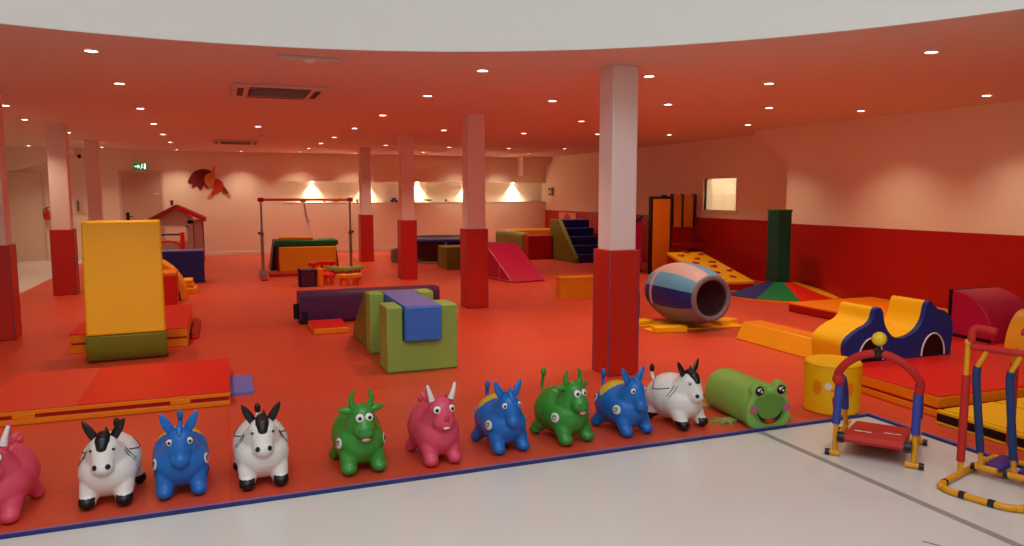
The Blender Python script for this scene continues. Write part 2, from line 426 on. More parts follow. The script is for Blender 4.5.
# ------------------------------------------------------------------ wall things
t = thing('exit_sign', 'green illuminated exit sign above the back wall door', 'sign', (-1.83, BW-.03, 2.3))
GEX = mat('exit_green', (16, 120, 66), .4, emit=.5); WEX = mat('exit_white', (235, 255, 240), .4, emit=1.2)
MB().box(-.15, .15, -.0, .03, -.09, .09, GEX).build('panel', t, bevel=.004)
b = MB(); b.prism([(-.12, .01), (-.05, .01), (-.05, .05), (.0, -.005), (-.05, -.06), (-.05, -.02), (-.12, -.02)], 'y', -.004, 0, WEX)
b.box(.09, .13, -.004, 0, -.07, .07, WEX); b.ball((.05, 0, .05), (.014, .004, .014), WEX, 10, 6)
b.prism([(.03, .035), (.055, .03), (.05, -.01), (.075, -.03), (.07, -.045), (.04, -.02), (.02, -.07), (.005, -.065), (.03, 0)], 'y', -.004, 0, WEX)
b.build('pictogram', t, smooth=False)

t = thing('fire_extinguisher', 'red fire extinguisher hung on the far left wall', 'extinguisher', (-3.9, BW-.1, .98))
MB().lathe([(.001, 0), (.07, .01), (.075, .04), (.075, .3), (.05, .36), (.025, .38), (.001, .38)], REDP, cap=False, seg=24).build('cylinder', t)
MB().tube([(0, 0, .37), (0, 0, .42), (.08, -.02, .43)], .014, BLKP).box(-.02, .02, -.02, .02, .38, .43, BLKP).build('valve', t)
MB().tube([(0, 0, .4), (-.08, -.02, .36), (-.1, 0, .2), (-.09, 0, .08)], .01, BLKP, sub=4).build('hose', t)
MB().box(-.04, .04, .06, .13, .2, .26, GREYM).build('bracket', t); t.scale = (.72,)*3
t = thing('wall_intercom', 'small pale intercom box on the back wall right of the left pillar', 'intercom', (-3.2, BW-.03, 1.15))
MB().box(-.09, .06, -.02, .03, 0, .34, FRM).build('housing', t, bevel=.006)
MB().box(-.06, -.01, -.05, -.02, .04, .3, GREYM).build('handset', t, bevel=.01)
MB().box(.07, .13, -.01, .03, .0, .22, WHTP).build('call_plate', t, bevel=.004)
t = thing('security_camera', 'small dark dome camera high on back wall right of the left pillar', 'camera', (-3.15, BW-.05, 2.52))
MB().ball((0, 0, 0), .045, BLKP).build('dome', t); MB().box(-.03, .03, 0, .05, .02, .07, FRM).build('mount', t)
# flying child wall decoration (generic)
t = thing('wall_figure', 'flat painted flying child with dark red hair and red clothes on the back wall', 'wall decoration', (-.2, BW-.025, 1.95))
SK = mat('figure_skin', (232, 150, 96), .6); HR = mat('figure_hair', (118, 16, 14), .6); FR_ = mat('figure_red', (206, 52, 30), .6); FD = mat('figure_dark', (140, 26, 20), .6)
MB().prism(smooth2([(-.55, -.04), (-.42, .2), (-.2, .3), (.0, .26), (.06, .1), (.02, -.1), (-.1, -.2), (-.18, -.12), (-.26, -.24), (-.34, -.13), (-.46, -.18), (-.44, -.07)], 4, True), 'y', .0, .02, HR).build('hair', t)
MB().prism(smooth2([(-.12, .14), (.02, .2), (.1, .08), (.06, -.1), (-.05, -.16), (-.14, -.04)], 5, True), 'y', -.008, 0, SK).build('face', t)
MB().prism(smooth2([(.05, .05), (.2, .04), (.3, -.06), (.26, -.22), (.14, -.3), (.04, -.38), (.0, -.32), (.08, -.16)], 4, True), 'y', -.006, .002, FR_).build('dress', t)
MB().prism(smooth2([(.02, .2), (.06, .36), (.1, .38), (.12, .34), (.1, .1), (.05, .06)], 4, True), 'y', -.006, .01, SK).build('arm', t)
MB().prism(smooth2([(.24, -.06), (.36, -.2), (.44, -.34), (.38, -.36), (.28, -.26), (.2, -.18)], 4, True), 'y', -.004, .008, FD).build('leg', t)
MB().prism(smooth2([(.38, -.34), (.44, -.32), (.48, -.38), (.42, -.4)], 4, True), 'y', -.005, .01, SK).build('foot', t)
MB().prism(smooth2([(.02, -.3), (.06, -.36), (-.04, -.42), (-.1, -.4)], 4, True), 'y', -.005, .01, SK).build('foot', t)
# figure poster on right wall
t = thing('wall_poster', 'pale poster with a reddish rounded figure on the far red wall behind the stairs', 'poster', (FW-.03, 19.4, .84))
MB().box(-.012, 0, -.55, .55, 0, .24, mat('poster_pale', (226, 170, 150), .6)).build('sheet', t)
MB().prism(smooth2([(-.2, .02), (-.2, .12), (-.08, .2), (.06, .21), (.18, .12), (.18, .02)], 4, True), 'x', -.018, -.012, mat('poster_red', (196, 70, 54), .6)).build('drawing', t)
t = thing('wall_switch_box', 'small grey box on the white wall above the far red padding', 'switch', (FW-.02, 20.55, 1.56))
MB().box(-.04, 0, -.15, .15, 0, .24, GREYM).build('housing', t, bevel=.006); MB().box(-.05, -.04, -.06, .06, .06, .16, WHTP).build('button_plate', t)

# toys on the niche shelf
def toy(name, x, label, fn, y=BW+.08):
    t = thing(name, label, 'toy', (x, y, NZ0+.02), 0); fn(t); return t
def f1(t):
    MB().ball((0, 0, .05), (.09, .06, .05), BLKP).build('body', t); MB().ball((.09, 0, .08), .035, V_NAV).build('head', t)
    MB().tube([(0, -.07, .04), (0, -.14, .0), (.03, -.15, -.2), (.06, -.14, -.35), (.12, -.15, -.55)], .012, mat('ribbon', (120, 60, 60), .6), sub=4).build('ribbon', t)
toy('soft_toy', 2.12, 'dark soft toy with ribbon hanging over the niche shelf above the high bar', f1)
toy('toy_duck', 3.0, 'yellow toy duck on the niche shelf between the bar and farthest pillar', lambda t: (MB().ball((0, 0, .05), (.11, .06, .05), YELP).build('body', t), MB().ball((.08, 0, .12), .04, YELP).build('head', t), MB().lathe([(.02, 0), (.001, .04)], V_ORA, c=(.12, 0, .12), axis='x', seg=10).build('beak', t)))
toy('toy_car', 4.62, 'violet toy car on niche shelf left of the third pillar', lambda t: (MB().box(-.1, .1, -.04, .04, .02, .07, V_PERI).box(-.05, .05, -.035, .035, .07, .12, V_NAV).build('body', t, bevel=.01), [MB().lathe([(.025, -.01), (.025, .01)], BLKP, c=(sx*.06, sy*.045, .025), axis='y', seg=14).build('wheel', t) for sx in (-1, 1) for sy in (-1, 1)]))
toy('toy_plane', 5.62, 'green toy plane on niche shelf right of the third pillar', lambda t: (MB().ball((0, 0, .05), (.12, .03, .035), V_DGR).build('fuselage', t), MB().box(-.03, .03, -.1, .1, .045, .055, V_GRN).build('wing', t), MB().prism([(-.12, .05), (-.08, .05), (-.12, .12)], 'y', -.006, .006, V_GRN).build('tail_fin', t)))
toy('spinning_toy', 6.15, 'small dark spinning top on niche shelf left of the second pillar', lambda t: (MB().lathe([(.001, 0), (.05, .04), (.04, .07), (.001, .08)], V_OLI, cap=False, seg=20).build('body', t), MB().tube([(0, 0, .08), (0, 0, .11)], .008, BLKP).build('stem', t)))
toy('toy_ball', 7.33, 'small dark red toy ball on niche shelf right of the second pillar', lambda t: (MB().ball((0, 0, .045), .045, V_DRED).build('ball', t), MB().tube([(math.cos(a*PI/8)*.045, math.sin(a*PI/8)*.045, .045) for a in range(16)], .004, YELP, closed=True).build('stripe', t)))
toy('toy_block', 2.68, 'red toy block on the niche shelf left of the yellow duck', lambda t: (MB().box(-.03, .03, -.03, .03, 0, .05, REDP).build('block', t, bevel=.006), MB().lathe([(.012, 0), (.012, .012)], YELP, c=(0, 0, .05), seg=14).build('stud', t)))
toy('toy_cup', 3.58, 'grey toy cup on the niche shelf beside the farthest pillar', lambda t: (MB().lathe([(.03, 0), (.045, .08), (.04, .08), (.027, .01), (.001, .01)], GREYM, seg=20, cap=False).build('cup', t), MB().tube([(.04, 0, .06), (.07, 0, .05), (.06, 0, .02), (.034, 0, .02)], .006, GREYM, sub=3).build('handle', t)))

# ------------------------------------------------------------------ soft play: left side
G = TM
# big folding mat in front left
t = thing('gym_mat', 'large flat red gymnastics mat with orange sides behind the left hoppers', 'mat', (-.78, 6.5, G))
VRL = vinyl('vinyl_faded_red', (222, 70, 44))
b = MB(); b.box(-.85, -.22, -.56, .66, .1, .112, VRL); b.build('top_panel', t, bevel=.012)['label'] = 'faded left section of mat top'
b = MB(); b.box(-.22, .80, -.56, .66, .1, .112, V_RED); b.build('top_panel', t, bevel=.012)
b = MB(); b.box(-.85, .8, -.56, .66, .068, .101, V_ORA); b.prism([(-.845, .042), (.795, .038), (.795, .0), (-.845, .0)], 'y', -.56, .655, V_ORA)
b.build('side_band', t, bevel=.006)
MB().box(-.835, .785, -.545, .64, .03, .07, V_DRED).build('fold_gap', t)
for x in (-.62, .38): MB().box(x, x+.14, -.562, -.55, .04, .08, V_ORA).build('handle_strap', t, bevel=.01)
t = thing('mat_flap', 'small violet blue mat piece poking out right of the large red mat', 'mat', (.11, 6.52, G))
MB().prism(rrect(-.09, .09, -.31, .31, .03), 'z', 0, .02, V_PERI).build('pad', t); MB().prism(rrect(-.075, .075, -.295, .295, .025), 'z', .02, .023, mat('peri2', (112, 116, 200), .5)).build('top_cover', t)
t = thing('mat_flap', 'violet blue mat piece at the left edge of the picture beyond the red mat', 'mat', (-1.78, 6.55, G))
MB().prism(rrect(-.09, .09, -.31, .31, .03), 'z', 0, .02, V_PERI).build('pad', t); MB().prism(rrect(-.075, .075, -.295, .295, .025), 'z', .02, .023, MATS['peri2']).build('top_cover', t)

# upright yellow block on rounded green foot
t = thing('upright_block', 'tall yellow foam block on a rounded green foot', 'foam block', (-.885, 8.0, G), R(4.5))
MB().prism([(-.14, .27), (.3, .27), (.34, 1.34), (.04, 1.34)], 'x', -.34, .34, V_YEL).build('slab', t, bevel=.02, bseg=3)
MB().prism([(.32, .268), (-.15, .268)]+[( -.15+.13*(1-math.cos(R(a))), .268-.268*math.sin(R(a))) for a in (15, 30, 45, 60, 75, 90)]+[(.32, 0)], 'x', -.345, .345, V_OLI).build('foot', t, bevel=.012)
# stacked folded mats behind it
t = thing('folded_mat', 'stack of folded red mats with orange sides behind the upright yellow block', 'mat', (-.92, 9.38, G))
for i, (z0, z1) in enumerate(((0, .085), (.105, .19))):
    MB().box(-.54, .55, -.92, .75, z0, z1, V_ORA).build('mat_layer', t, bevel=.01)
MB().box(-.52, .53, -.9, .88, .08, .11, V_DRED).build('fold_gap', t)
MB().box(-.54, .55, -.92, .9, .19, .2, V_RED).build('top_cover', t, bevel=.004)
t = thing('foam_wedge', 'low dark red foam strip right of the folded mats', 'foam block', (-.31, 9.45, G))
MB().prism([(-.04, 0), (.04, 0), (.03, .05), (-.04, .08)], 'y', -.6, .5, V_DRED).build('strip', t, bevel=.01); MB().box(-.03, .03, -.606, -.6, .01, .045, V_RED).build('end_cap', t)
# orange red cube
t = thing('foam_cube', 'orange red foam cube between the yellow block and the arch', 'foam block', (-.86, 11.6, G))
MB().box(-.21, .25, -.25, .25, 0, .48, V_RED).build('body', t, bevel=.015); MB().box(-.215, .255, -.255, .255, .45, .51, V_ORA).build('top_cover', t, bevel=.015)
# rainbow arch
t = thing('foam_arch', 'rounded foam arch in orange and purple behind the orange red cube', 'foam arch', (-1.2, 12.5, G))
for (r0, r1, m_, nm) in ((.6, .68, V_AMB, 'outer_band'), (.48, .6, V_PUR, 'middle_band'), (.38, .48, V_NAV, 'inner_band')):
    MB().prism(arc(0, 0, r1, 0, 180, 20)+arc(0, 0, r0, 180, 0, 20), 'y', -.3, .3, m_).build(nm, t, bevel=.008)
# little coloured steps
t = thing('foam_steps', 'small stepped foam stack in yellow and orange right of the arch', 'foam steps', (-.66, 13.2, G))
MB().box(-.2, .26, -.2, .2, 0, .09, V_YEL).build('step', t, bevel=.012); MB().box(-.2, .22, -.18, .2, .09, .15, V_ORA).build('step', t, bevel=.012)
MB().box(-.2, .2, -.16, .2, .15, .22, V_YEL).build('step', t, bevel=.012); MB().box(-.2, .04, -.16, .2, .22, .27, V_RED).build('step', t, bevel=.012)
# navy block
t = thing('foam_block', 'dark navy foam block in front of the playhouse', 'foam block', (-.67, 14.75, G))
MB().box(-.39, .36, -.2, .2, 0, .58, V_NAV).build('body', t, bevel=.015); MB().box(-.39, .36, -.205, .205, .57, .59, V_PERI).build('top_cover', t, bevel=.004)
# little red hoop frame behind navy block
t = thing('hoop_frame', 'small red posted frame with an arched hoop above the navy block', 'play frame', (-.98, 16.2, G))
for s_ in (-1, 1): MB().box(s_*.26-.04, s_*.26+.04, -.05, .05, 0, .84, V_DRED if s_ < 0 else V_RED).build('post', t, bevel=.01)
MB().tube([(-.28, 0, .8), (.28, 0, .8)], .018, BLKP).build('crossbar', t)
MB().tube([(.24*math.cos(R(a)), -.03, .5+.17*math.sin(R(a))) for a in range(0, 181, 12)], .02, REDP).build('hoop', t)
# playhouse
HW = mat('house_panel', (196, 172, 168), .5); HR0 = vinyl('vinyl_brick', (158, 40, 26))
t = thing('playhouse', 'pale playhouse with red gable roof against the back wall', 'playhouse', (-.95, 19.2, G))
b = MB(); b.box(-.56, -.38, 0, .03, 0, .98, HW); b.box(.22, .34, 0, .03, 0, .98, HW); b.box(-.38, .22, 0, .03, 0, .5, HW)
b.prism([(-.56, .98), (-.02, 1.26), (.34, 1.06), (.34, .9), (.22, .9), (.22, .86), (-.38, .86), (-.38, .9), (-.56, .9)], 'y', 0, .03, HW)
b.build('front_panel', t, smooth=False)
MB().box(.345, .56, .02, .05, 0, 1.0, HW).build('side_panel', t, smooth=False)
MB().box(-.6, -.57, 0, .8, 0, .98, HW).build('side_panel', t, smooth=False)
b = MB(); b.box(.335, .35, -.01, .04, 0, .98, V_DRED); b.box(.55, .57, -.01, .06, 0, 1.0, V_DRED); b.build('corner_post', t, smooth=False)
b = MB()
for (xa, xb) in ((-.38, -.34), (.18, .22)): b.box(xa, xb, -.015, .0, .5, .86, WHTP)
b.box(-.38, .22, -.015, 0, .82, .86, WHTP); b.build('window_frame', t, smooth=False)
b = MB(); b.prism([(-.68, .9), (-.02, 1.25), (.62, .94), (.62, 1.04), (-.02, 1.35), (-.68, .99)], 'y', -.12, .9, HR0); b.build('roof', t, bevel=.012)
b = MB(); b.prism([(.0, 1.25), (.62, .95), (.62, 1.03), (.04, 1.33)], 'y', -.125, -.12, V_RED); b.build('roof_trim', t)
MB().lathe([(.03, 0), (.03, .08), (.045, .1), (.03, .12)], V_DRED, c=(-.1, .05, 1.33), seg=12).build('chimney', t)

# ------------------------------------------------------------------ horizontal bar and vault
t = thing('horizontal_bar', 'gymnastics bar frame with grey posts and an orange top bar', 'gym bar', (1.55, 14.9, G))
for s_ in (-1, 1):
    p = MB().tube([(s_*.83, 0, .03), (s_*.83, 0, .9)], .028, SILV).tube([(s_*.83, 0, .9), (s_*.83, 0, 1.47)], .02, SILV).build('post', t)
    MB().tube([(s_*.83-.0, -.05, .84), (s_*.83, .05, .84)], .038, GREYM, seg=10).ball((s_*.88, 0, .86), .024, BLKP, 10, 6).build('clamp', p)
    MB().box(s_*.83-.06, s_*.83+.06, -.5, .5, 0, .035, V_DRED).build('base_rail', t, bevel=.01)
    MB().box(s_*.83-.07, s_*.83+.07, -.07, .07, .03, .16, SILV).build('foot_bracket', t, bevel=.01)
MB().tube([(-.89, 0, 1.49), (.89, 0, 1.49)], .024, mat('bar_orange', (206, 84, 40), .4)).build('bar', t)
b = MB()
for s_ in (-1, 1): b.box(s_*.83-.05, s_*.83+.05, -.04, .04, 1.45, 1.53, V_DRED)
b.build('end_bracket', t, bevel=.006)
t = thing('floor_pad', 'thin dark red pad on the floor under the gymnastics bar', 'mat', (1.45, 15.35, G))
MB().box(-.6, .95, -.3, .3, 0, .05, V_DRED).build('pad', t, bevel=.01); MB().box(-.6, .95, -.305, -.3, .01, .03, V_RED).build('seam', t)
t = thing('vault_block', 'red foam vaulting block with a dark green top behind the bar', 'vault block', (1.62, 16.4, G))
MB().prism([(-.56, 0), (.72, 0), (.66, .52), (-.5, .52)], 'y', -.2, .5, V_DRED).build('body', t, bevel=.012)
MB().box(-.6, .7, -.24, .55, .52, .63, V_DGR).build('top_cover', t, bevel=.02)
MB().prism([(-.68, 0), (-.6, 0), (-.54, .56), (-.6, .56)], 'y', -.1, .6, V_BLK).build('side_flap', t, bevel=.01)
t = thing('foam_block', 'upright orange foam panel leaning on the red vault block', 'foam panel', (1.66, 16.1, G))
MB().prism([(-.08, 0), (.02, 0), (.08, .5), (-.02, .5)], 'x', -.56, .6, V_AMB).build('panel', t, bevel=.015); MB().prism([(-.083, .1), (-.08, .1), (-.056, .3), (-.059, .3)], 'x', -.543, -.535, V_YEL).build('handle_tab', t)
t = thing('foam_slab', 'small ochre foam slab lying on top of the vault block', 'foam block', (1.5, 16.45, G+.631))
MB().box(-.36, .32, -.15, .15, 0, .06, V_AMB).build('slab', t, bevel=.012); MB().box(-.355, .315, -.153, -.15, .025, .033, V_ORA).build('seam', t)

# ------------------------------------------------------------------ centre: purple beam, bridge, small things
t = thing('foam_beam', 'long purple foam beam lying behind the lime green bridge', 'foam beam', (.86, 9.55, G))
MB().prism(rrect(-.17, .17, 0, .39, .06), 'x', 0, 1.78, V_PUR).build('body', t)
b = MB(); b.box(-.06, -.0, -.06, .0, .05, .24, V_BLK); b.box(.02, .1, -.182, -.17, .0, .16, V_BLK); b.build('end_strap', t, bevel=.006)
t = thing('foam_mat', 'small red mat with orange sides before the purple beam', 'mat', (1.24, 8.92, G))
MB().box(-.3, .1, -.3, .3, 0, .07, V_ORA).build('body', t, bevel=.012); MB().box(-.295, .095, -.295, .295, .065, .076, V_RED).build('top_cover', t, bevel=.004)

def ublock(w, h, d, nx0, nx1, nz):
    return [(0, 0), (w, 0), (w, h), (nx1, h), (nx1, nz), (nx0, nz), (nx0, h), (0, h)]
t = thing('bridge_block', 'lime green notched foam block at the front of the bridge', 'foam block', (1.335, 6.48, G), 0, 'notched bridge blocks')
MB().prism(ublock(.655, .6, 0, .145, .5, .285), 'y', 0, .33, V_GRN).build('body', t, bevel=.015, bseg=3)
MB().box(.0, .655, -.002, .332, .012, .016, V_OLI).build('seam', t)
t = thing('bridge_block', 'lime green notched foam block at the rear of the bridge, against the wedge', 'foam block', (1.35, 7.36, G), 0, 'notched bridge blocks')
MB().prism(ublock(.655, .61, 0, .145, .5, .285), 'y', 0, .24, V_GRN).build('body', t, bevel=.015, bseg=3)
MB().box(.0, .655, -.002, .242, .012, .016, V_OLI).build('seam', t)
t = thing('bridge_plank', 'blue foam beam laid across the notches of the two lime green blocks', 'foam beam', (1.655, 6.42, G+.287), R(-.6))
MB().box(-.165, .168, 0, 1.17, 0, .315, V_BLU).build('body', t, bevel=.014); MB().box(-.162, .165, .01, 1.16, .315, .319, V_PERI).build('top_cover', t)
t = thing('foam_wedge', 'olive green foam ramp wedge rising to the rear of the bridge', 'foam ramp', (1.35, 7.605, G))
MB().prism([(0, 0), (0, .6), (.06, .6), (.82, .1), (.82, 0)], 'x', 0, .655, V_OLI).build('body', t, bevel=.012); MB().prism([(.0, .07), (.81, .07), (.81, .075), (0, .075)], 'x', -.002, .657, V_GRN).build('seam', t)

t = thing('foam_cube', 'small purple foam box with a dark hollow face beside the curved track', 'foam block', (1.22, 13.2, G))
b = MB(); b.box(0, .3, 0, .04, 0, .29, V_PUR); b.box(0, .3, .0, .3, .26, .3, V_PUR); b.box(0, .04, 0, .3, 0, .3, V_PUR); b.box(.26, .3, 0, .3, 0, .3, V_PUR); b.box(0, .3, .26, .3, 0, .3, V_PUR); b.build('shell', t, bevel=.01)
MB().box(.06, .25, -.006, 0, .03, .24, mat('vinyl_plum', (74, 14, 44), .5)).build('face_panel', t)
t = thing('foam_post', 'orange upright foam post beside the small purple box', 'foam block', (1.585, 13.25, G))
MB().box(-.045, .045, -.05, .05, 0, .3, V_ORA).build('body', t, bevel=.01); MB().box(-.047, .047, -.052, .052, .28, .305, V_AMB).build('cap', t)
def track(cx, cy, r, a0, a1, m_, lab, h=.22, legm=V_ORA):
    t = thing('curved_track', lab, 'balance track', (cx, cy, G), 0, 'curved balance track pieces')
    MB().prism(arc(0, 0, r+.075, a0, a1, 16)+arc(0, 0, r-.075, a1, a0, 16), 'z', h-.07, h, m_).build('top', t, bevel=.012)
    for q in (0, .33, .66, 1):
        a = R(a0+(a1-a0)*(.06+.88*q)); x, y = r*math.cos(a), r*math.sin(a)
        MB().lathe([(.03, 0), (.025, h-.06)], legm, c=(x, y, 0), seg=12).build('leg', t)
track(1.84, 13.5, .15, 90, 270, V_RED, 'red curved balance piece at the front left of the small track', .2)
track(2.06, 13.35, .17, -150, 0, V_AMB, 'orange curved balance piece at the front right of the small track', .2)
track(1.8, 14.6, .2, 20, 220, V_RED, 'red curved balance piece at the back left of the small track', .3, V_RED)
track(2.16, 14.15, .26, 180, 380, V_GRN, 'green curved balance piece at the back right of the small track', .26, V_RED)

# ------------------------------------------------------------------ back middle: trampoline, olive block, ramp, pit, stairs
t = thing('trampoline', 'round navy trampoline with padded rim near the lit wall', 'trampoline', (5.0, 17.4, G))
MB().lathe([(.98, .5), (1.02, .52), (1.0, .56), (.8, .57), (.76, .54), (.8, .5)], V_NAV, seg=48, cap=False).build('rim_pad', t)
MB().lathe([(.8, .53), (.001, .53)], V_BLK, seg=48, cap=False).build('jump_mat', t)
MB().lathe([(.9, .1), (.93, .5)], mat('skirt', (62, 14, 36), .7), seg=48, cap=False).build('skirt', t)
for i in range(6):
    a = i*PI/3+.3; MB().tube([(.95*math.cos(a), .95*math.sin(a), 0), (.95*math.cos(a), .95*math.sin(a), .5)], .022, SILV).build('leg', t)
MB().tube([(.95*math.cos(a*PI/16), .95*math.sin(a*PI/16), .03) for a in range(32)], .018, SILV, closed=True, seg=8).build('base_ring', t)
t = thing('padded_bin', 'small grey rounded block left of the trampoline by the third pillar', 'foam block', (3.85, 17.2, G))
MB().prism(rrect(-.16, .16, 0, .34, .08), 'y', -.12, .12, V_GRY).build('body', t); MB().box(-.06, .06, -.13, -.12, .08, .2, V_OLI).build('front_patch', t)
t = thing('foam_block', 'olive green foam block in front of the trampoline', 'foam block', (4.45, 15.25, G))
MB().box(0, .7, 0, .7, 0, .47, V_OLI).build('body', t, bevel=.02); MB().box(0, .7, -.003, .0, .23, .236, V_GRN).build('seam', t)

t = thing('magenta_ramp', 'magenta foam ramp with pale outlined side right of the second pillar', 'foam ramp', (4.87, 12.42, G), R(8))
MB().prism([(0, 0), (0, .03), (1.05, .64), (1.6, .64), (1.6, 0)], 'x', 0, .67, V_MAG).build('body', t, bevel=.012)
b = MB()
for (p, q) in (((.04, .02), (1.02, .6)), ((.04, .02), (1.05, .02)), ((1.05, .02), (1.05, .6)), ((.52, .02), (.52, .3))): b.tube([(-.003, p[0], p[1]), (-.003, q[0], q[1])], .014, mat('piping_pink', (214, 110, 130), .5), seg=6)
b.build('piping', t)

t = thing('foam_pit', 'large padded foam pit with olive, dark red and orange walls', 'foam pit', (6.92, 16.87, G))
MB().prism(rrect(0, .32, 0, .63, .09), 'y', .33, 2.1, V_OLI).build('side_wall', t)['label'] = 'olive padded wall'
MB().prism(rrect(0, .32, 0, .63, .08), 'y', .161, .33, V_OLI).build('corner_pad', t)['label'] = 'olive corner'
MB().prism(rrect(-.16, .16, 0, .61, .05), 'x', .02, .66, V_DRED).build('front_wall', t)['label'] = 'dark red front wall'
MB().prism(rrect(2.1, 2.4, 0, .64, .06), 'x', .33, 2.1, V_AMB).build('rear_wall', t)['label'] = 'orange rear wall'
MB().prism(rrect(1.9, 2.2, 0, .6, .06), 'y', .2, 2.4, V_DRED).build('side_wall', t)

t = thing('foam_stairs', 'navy foam staircase with olive sides below the wall poster', 'foam steps', (7.6, 15.5, G))
for i in range(5):
    b = MB(); b.box(.1, .86, .0+i*.24, 1.4, i*.195, (i+1)*.195, V_NAV); b.build('step', t, bevel=.015)
pf = [(0, 0)]; 
MB().prism([(-.02, 0), (-.02, .12), (.92, .98), (1.42, .98), (1.42, 0)], 'x', .0, .1, V_OLI).build('side_panel', t, bevel=.012)

t = thing('half_moon_block', 'amber half round foam block with navy end left of the nearest pillar', 'foam block', (4.80, 10.33, G), R(-4))
MB().prism([(0, 0)]+[(x, y) for x, y in arc(.31, .0, .31, 180, 360, 16)][::1]+[(.62, 0.34), (.0, .34)], 'z', 0, .33, V_AMB).build('body', t, bevel=.01)
t.children[0].scale = (1, .34, 1)
MB().box(.622, .64, -.02, .12, 0, .33, V_NAV).build('end_panel', t)

# ------------------------------------------------------------------ back right: climbing tower
VO2 = vinyl('vinyl_deep_orange', (226, 122, 20))
t = thing('climbing_tower', 'tall orange and black foam tower panel with a hanging curtain of slats', 'climbing frame', (7.95, 12.8, G))
MB().box(0.04, .43, -.01, .0, .08, 1.5, VO2).box(.04, .43, .1, .11, .08, 1.5, VO2).build('front_panel', t)
MB().box(0, .47, 0, .1, 0, 1.55, V_BLK).build('panel_frame', t, bevel=.008)
MB().box(.47, .56, .3, .4, 0, 1.58, V_BLK).build('post', t, bevel=.008); MB().box(1.2, 1.28, .3, .4, 0, 1.6, V_DRED).build('post', t, bevel=.008)
for i, (x0, x1) in enumerate(((.7, .9), (.94, 1.18))): MB().box(x0, x1, .28, .34, .92, 1.58, VO2).build('slat', t, bevel=.006)
b = MB(); b.box(.66, .7, .27, .35, .92, 1.6, V_BLK); b.box(.9, .94, .27, .35, .92, 1.6, V_BLK); b.box(1.18, 1.23, .27, .35, .92, 1.6, V_BLK); b.build('slat_border', t)
MB().box(.56, 1.2, .33, .39, .6, .9, V_DRED).build('rear_board', t); MB().box(.5, 1.2, .0, .8, .5, .6, V_DRED).build('platform', t, bevel=.01)
t = thing('foam_triangle', 'magenta foam side panel with a slanted black edge left of the orange tower panel', 'foam panel', (7.5, 13.2, G))
MB().prism([(0, 0), (.5, 0), (.5, 1.15), (0, .75)], 'y', 0, .12, V_MAG).build('panel', t, bevel=.01)
b = MB(); b.tube([(0, -.0, .76), (.5, 0, 1.16)], .03, V_BLK, seg=8); b.tube([(0, -.0, .02), (.5, 0, .02)], .03, V_BLK, seg=8); b.build('border', t)
# climbing ramp with hand holds
t = thing('climbing_ramp', 'yellow sloping climbing ramp dotted with dark holes', 'foam ramp', (7.64, 10.28, G), R(-13))
L = 2.3; z0, z1 = .14, .46; sl = (z1-z0)/L
MB().prism([(0, 0), (L, 0), (L, z1-.06), (0, z0-.05)], 'x', .0, .7, V_DRED).build('base', t, bevel=.01)
MB().prism([(0, z0-.05), (L, z1-.06), (L, z1), (0, z0)], 'x', -.01, .71, V_YEL).build('top_panel', t, bevel=.012)
for i, (x, y) in enumerate([(.2, .25), (.62, .3), (.4, .62), (.8, .75), (.16, .9), (.58, 1.05), (.3, 1.35), (.76, 1.4), (.5, 1.7), (.18, 1.95), (.8, 2.05), (.5, 2.25)]):
    b = MB(); b.ball((0, 0, 0), (.07, .06, .022), V_DRED, 12, 6); b.ball((.045, .03, .004), (.045, .035, .018), V_DRED, 10, 6)
    o = b.build('hand_hold', t, loc=(x*.74, y, z0+sl*y+.004)); o.rotation_euler = (math.atan(sl), 0, i*1.3)
MB().prism([(.6, .0), (1.9, 0), (1.9, .3)], 'x', -.012, -.0, V_DGR).build('side_panel', t)

# barrel on yellow stand
t = thing('foam_barrel', 'hollow grey and blue striped foam barrel resting on a yellow stand', 'foam barrel', (5.23, 7.6, G+.402))
prof = []
NS = 14
for i in range(NS+1):
    u = -1+2*i/NS; prof.append((.262+.108*(1-u*u)**.8 if abs(u) < 1 else .265, u*.5))
SEG = 48
def bcol(i, q):
    a = (q*360/SEG) % 360      # axis y: x=cos, z=sin
    if i == 3: return V_LPK if 40 < a < 200 else V_GRY
    if 200 <= a < 360-10 or a < 0: return V_GRY
    if 165 <= a < 200: return V_NAV
    if 128 <= a < 165: return V_LBL
    if 92 <= a < 128: return V_LPK
    if 60 <= a < 92: return V_LBL
    if 28 <= a < 60: return V_GRY
    return V_LBL
b = MB()
def bc2(i, q): return (V_LPK if 60 < (q*360/SEG) < 200 else V_GRY) if i == NS-4 else bcol(99, q)
b.lathe(prof, V_GRY, axis='y', seg=SEG, cap=False, mfn=bc2)
b.build('shell', t)
VIN = vinyl('vinyl_inner', (110, 82, 90))
MB().lathe([(r-.045, h) for r, h in prof], VIN, axis='y', seg=SEG, cap=False).build('lining', t)
MB().tube([(.24*math.cos(a*PI/20), -.5, .24*math.sin(a*PI/20)) for a in range(40)], .032, V_GRY, closed=True).build('rim', t)
MB().tube([(.24*math.cos(a*PI/20), .5, .24*math.sin(a*PI/20)) for a in range(40)], .032, V_GRY, closed=True).build('rim', t)
t = thing('barrel_stand', 'yellow low foam cross stand under the striped barrel', 'stand', (5.23, 7.6, G))
MB().box(-.62, .62, -.28, -.1, 0, .02, V_YEL, rot=Matrix.Rotation(R(-6), 3, 'Z')).build('crosspiece', t, bevel=.006)
MB().box(-.6, .6, .16, .32, 0, .02, V_YEL, rot=Matrix.Rotation(R(5), 3, 'Z')).build('crosspiece', t, bevel=.006)
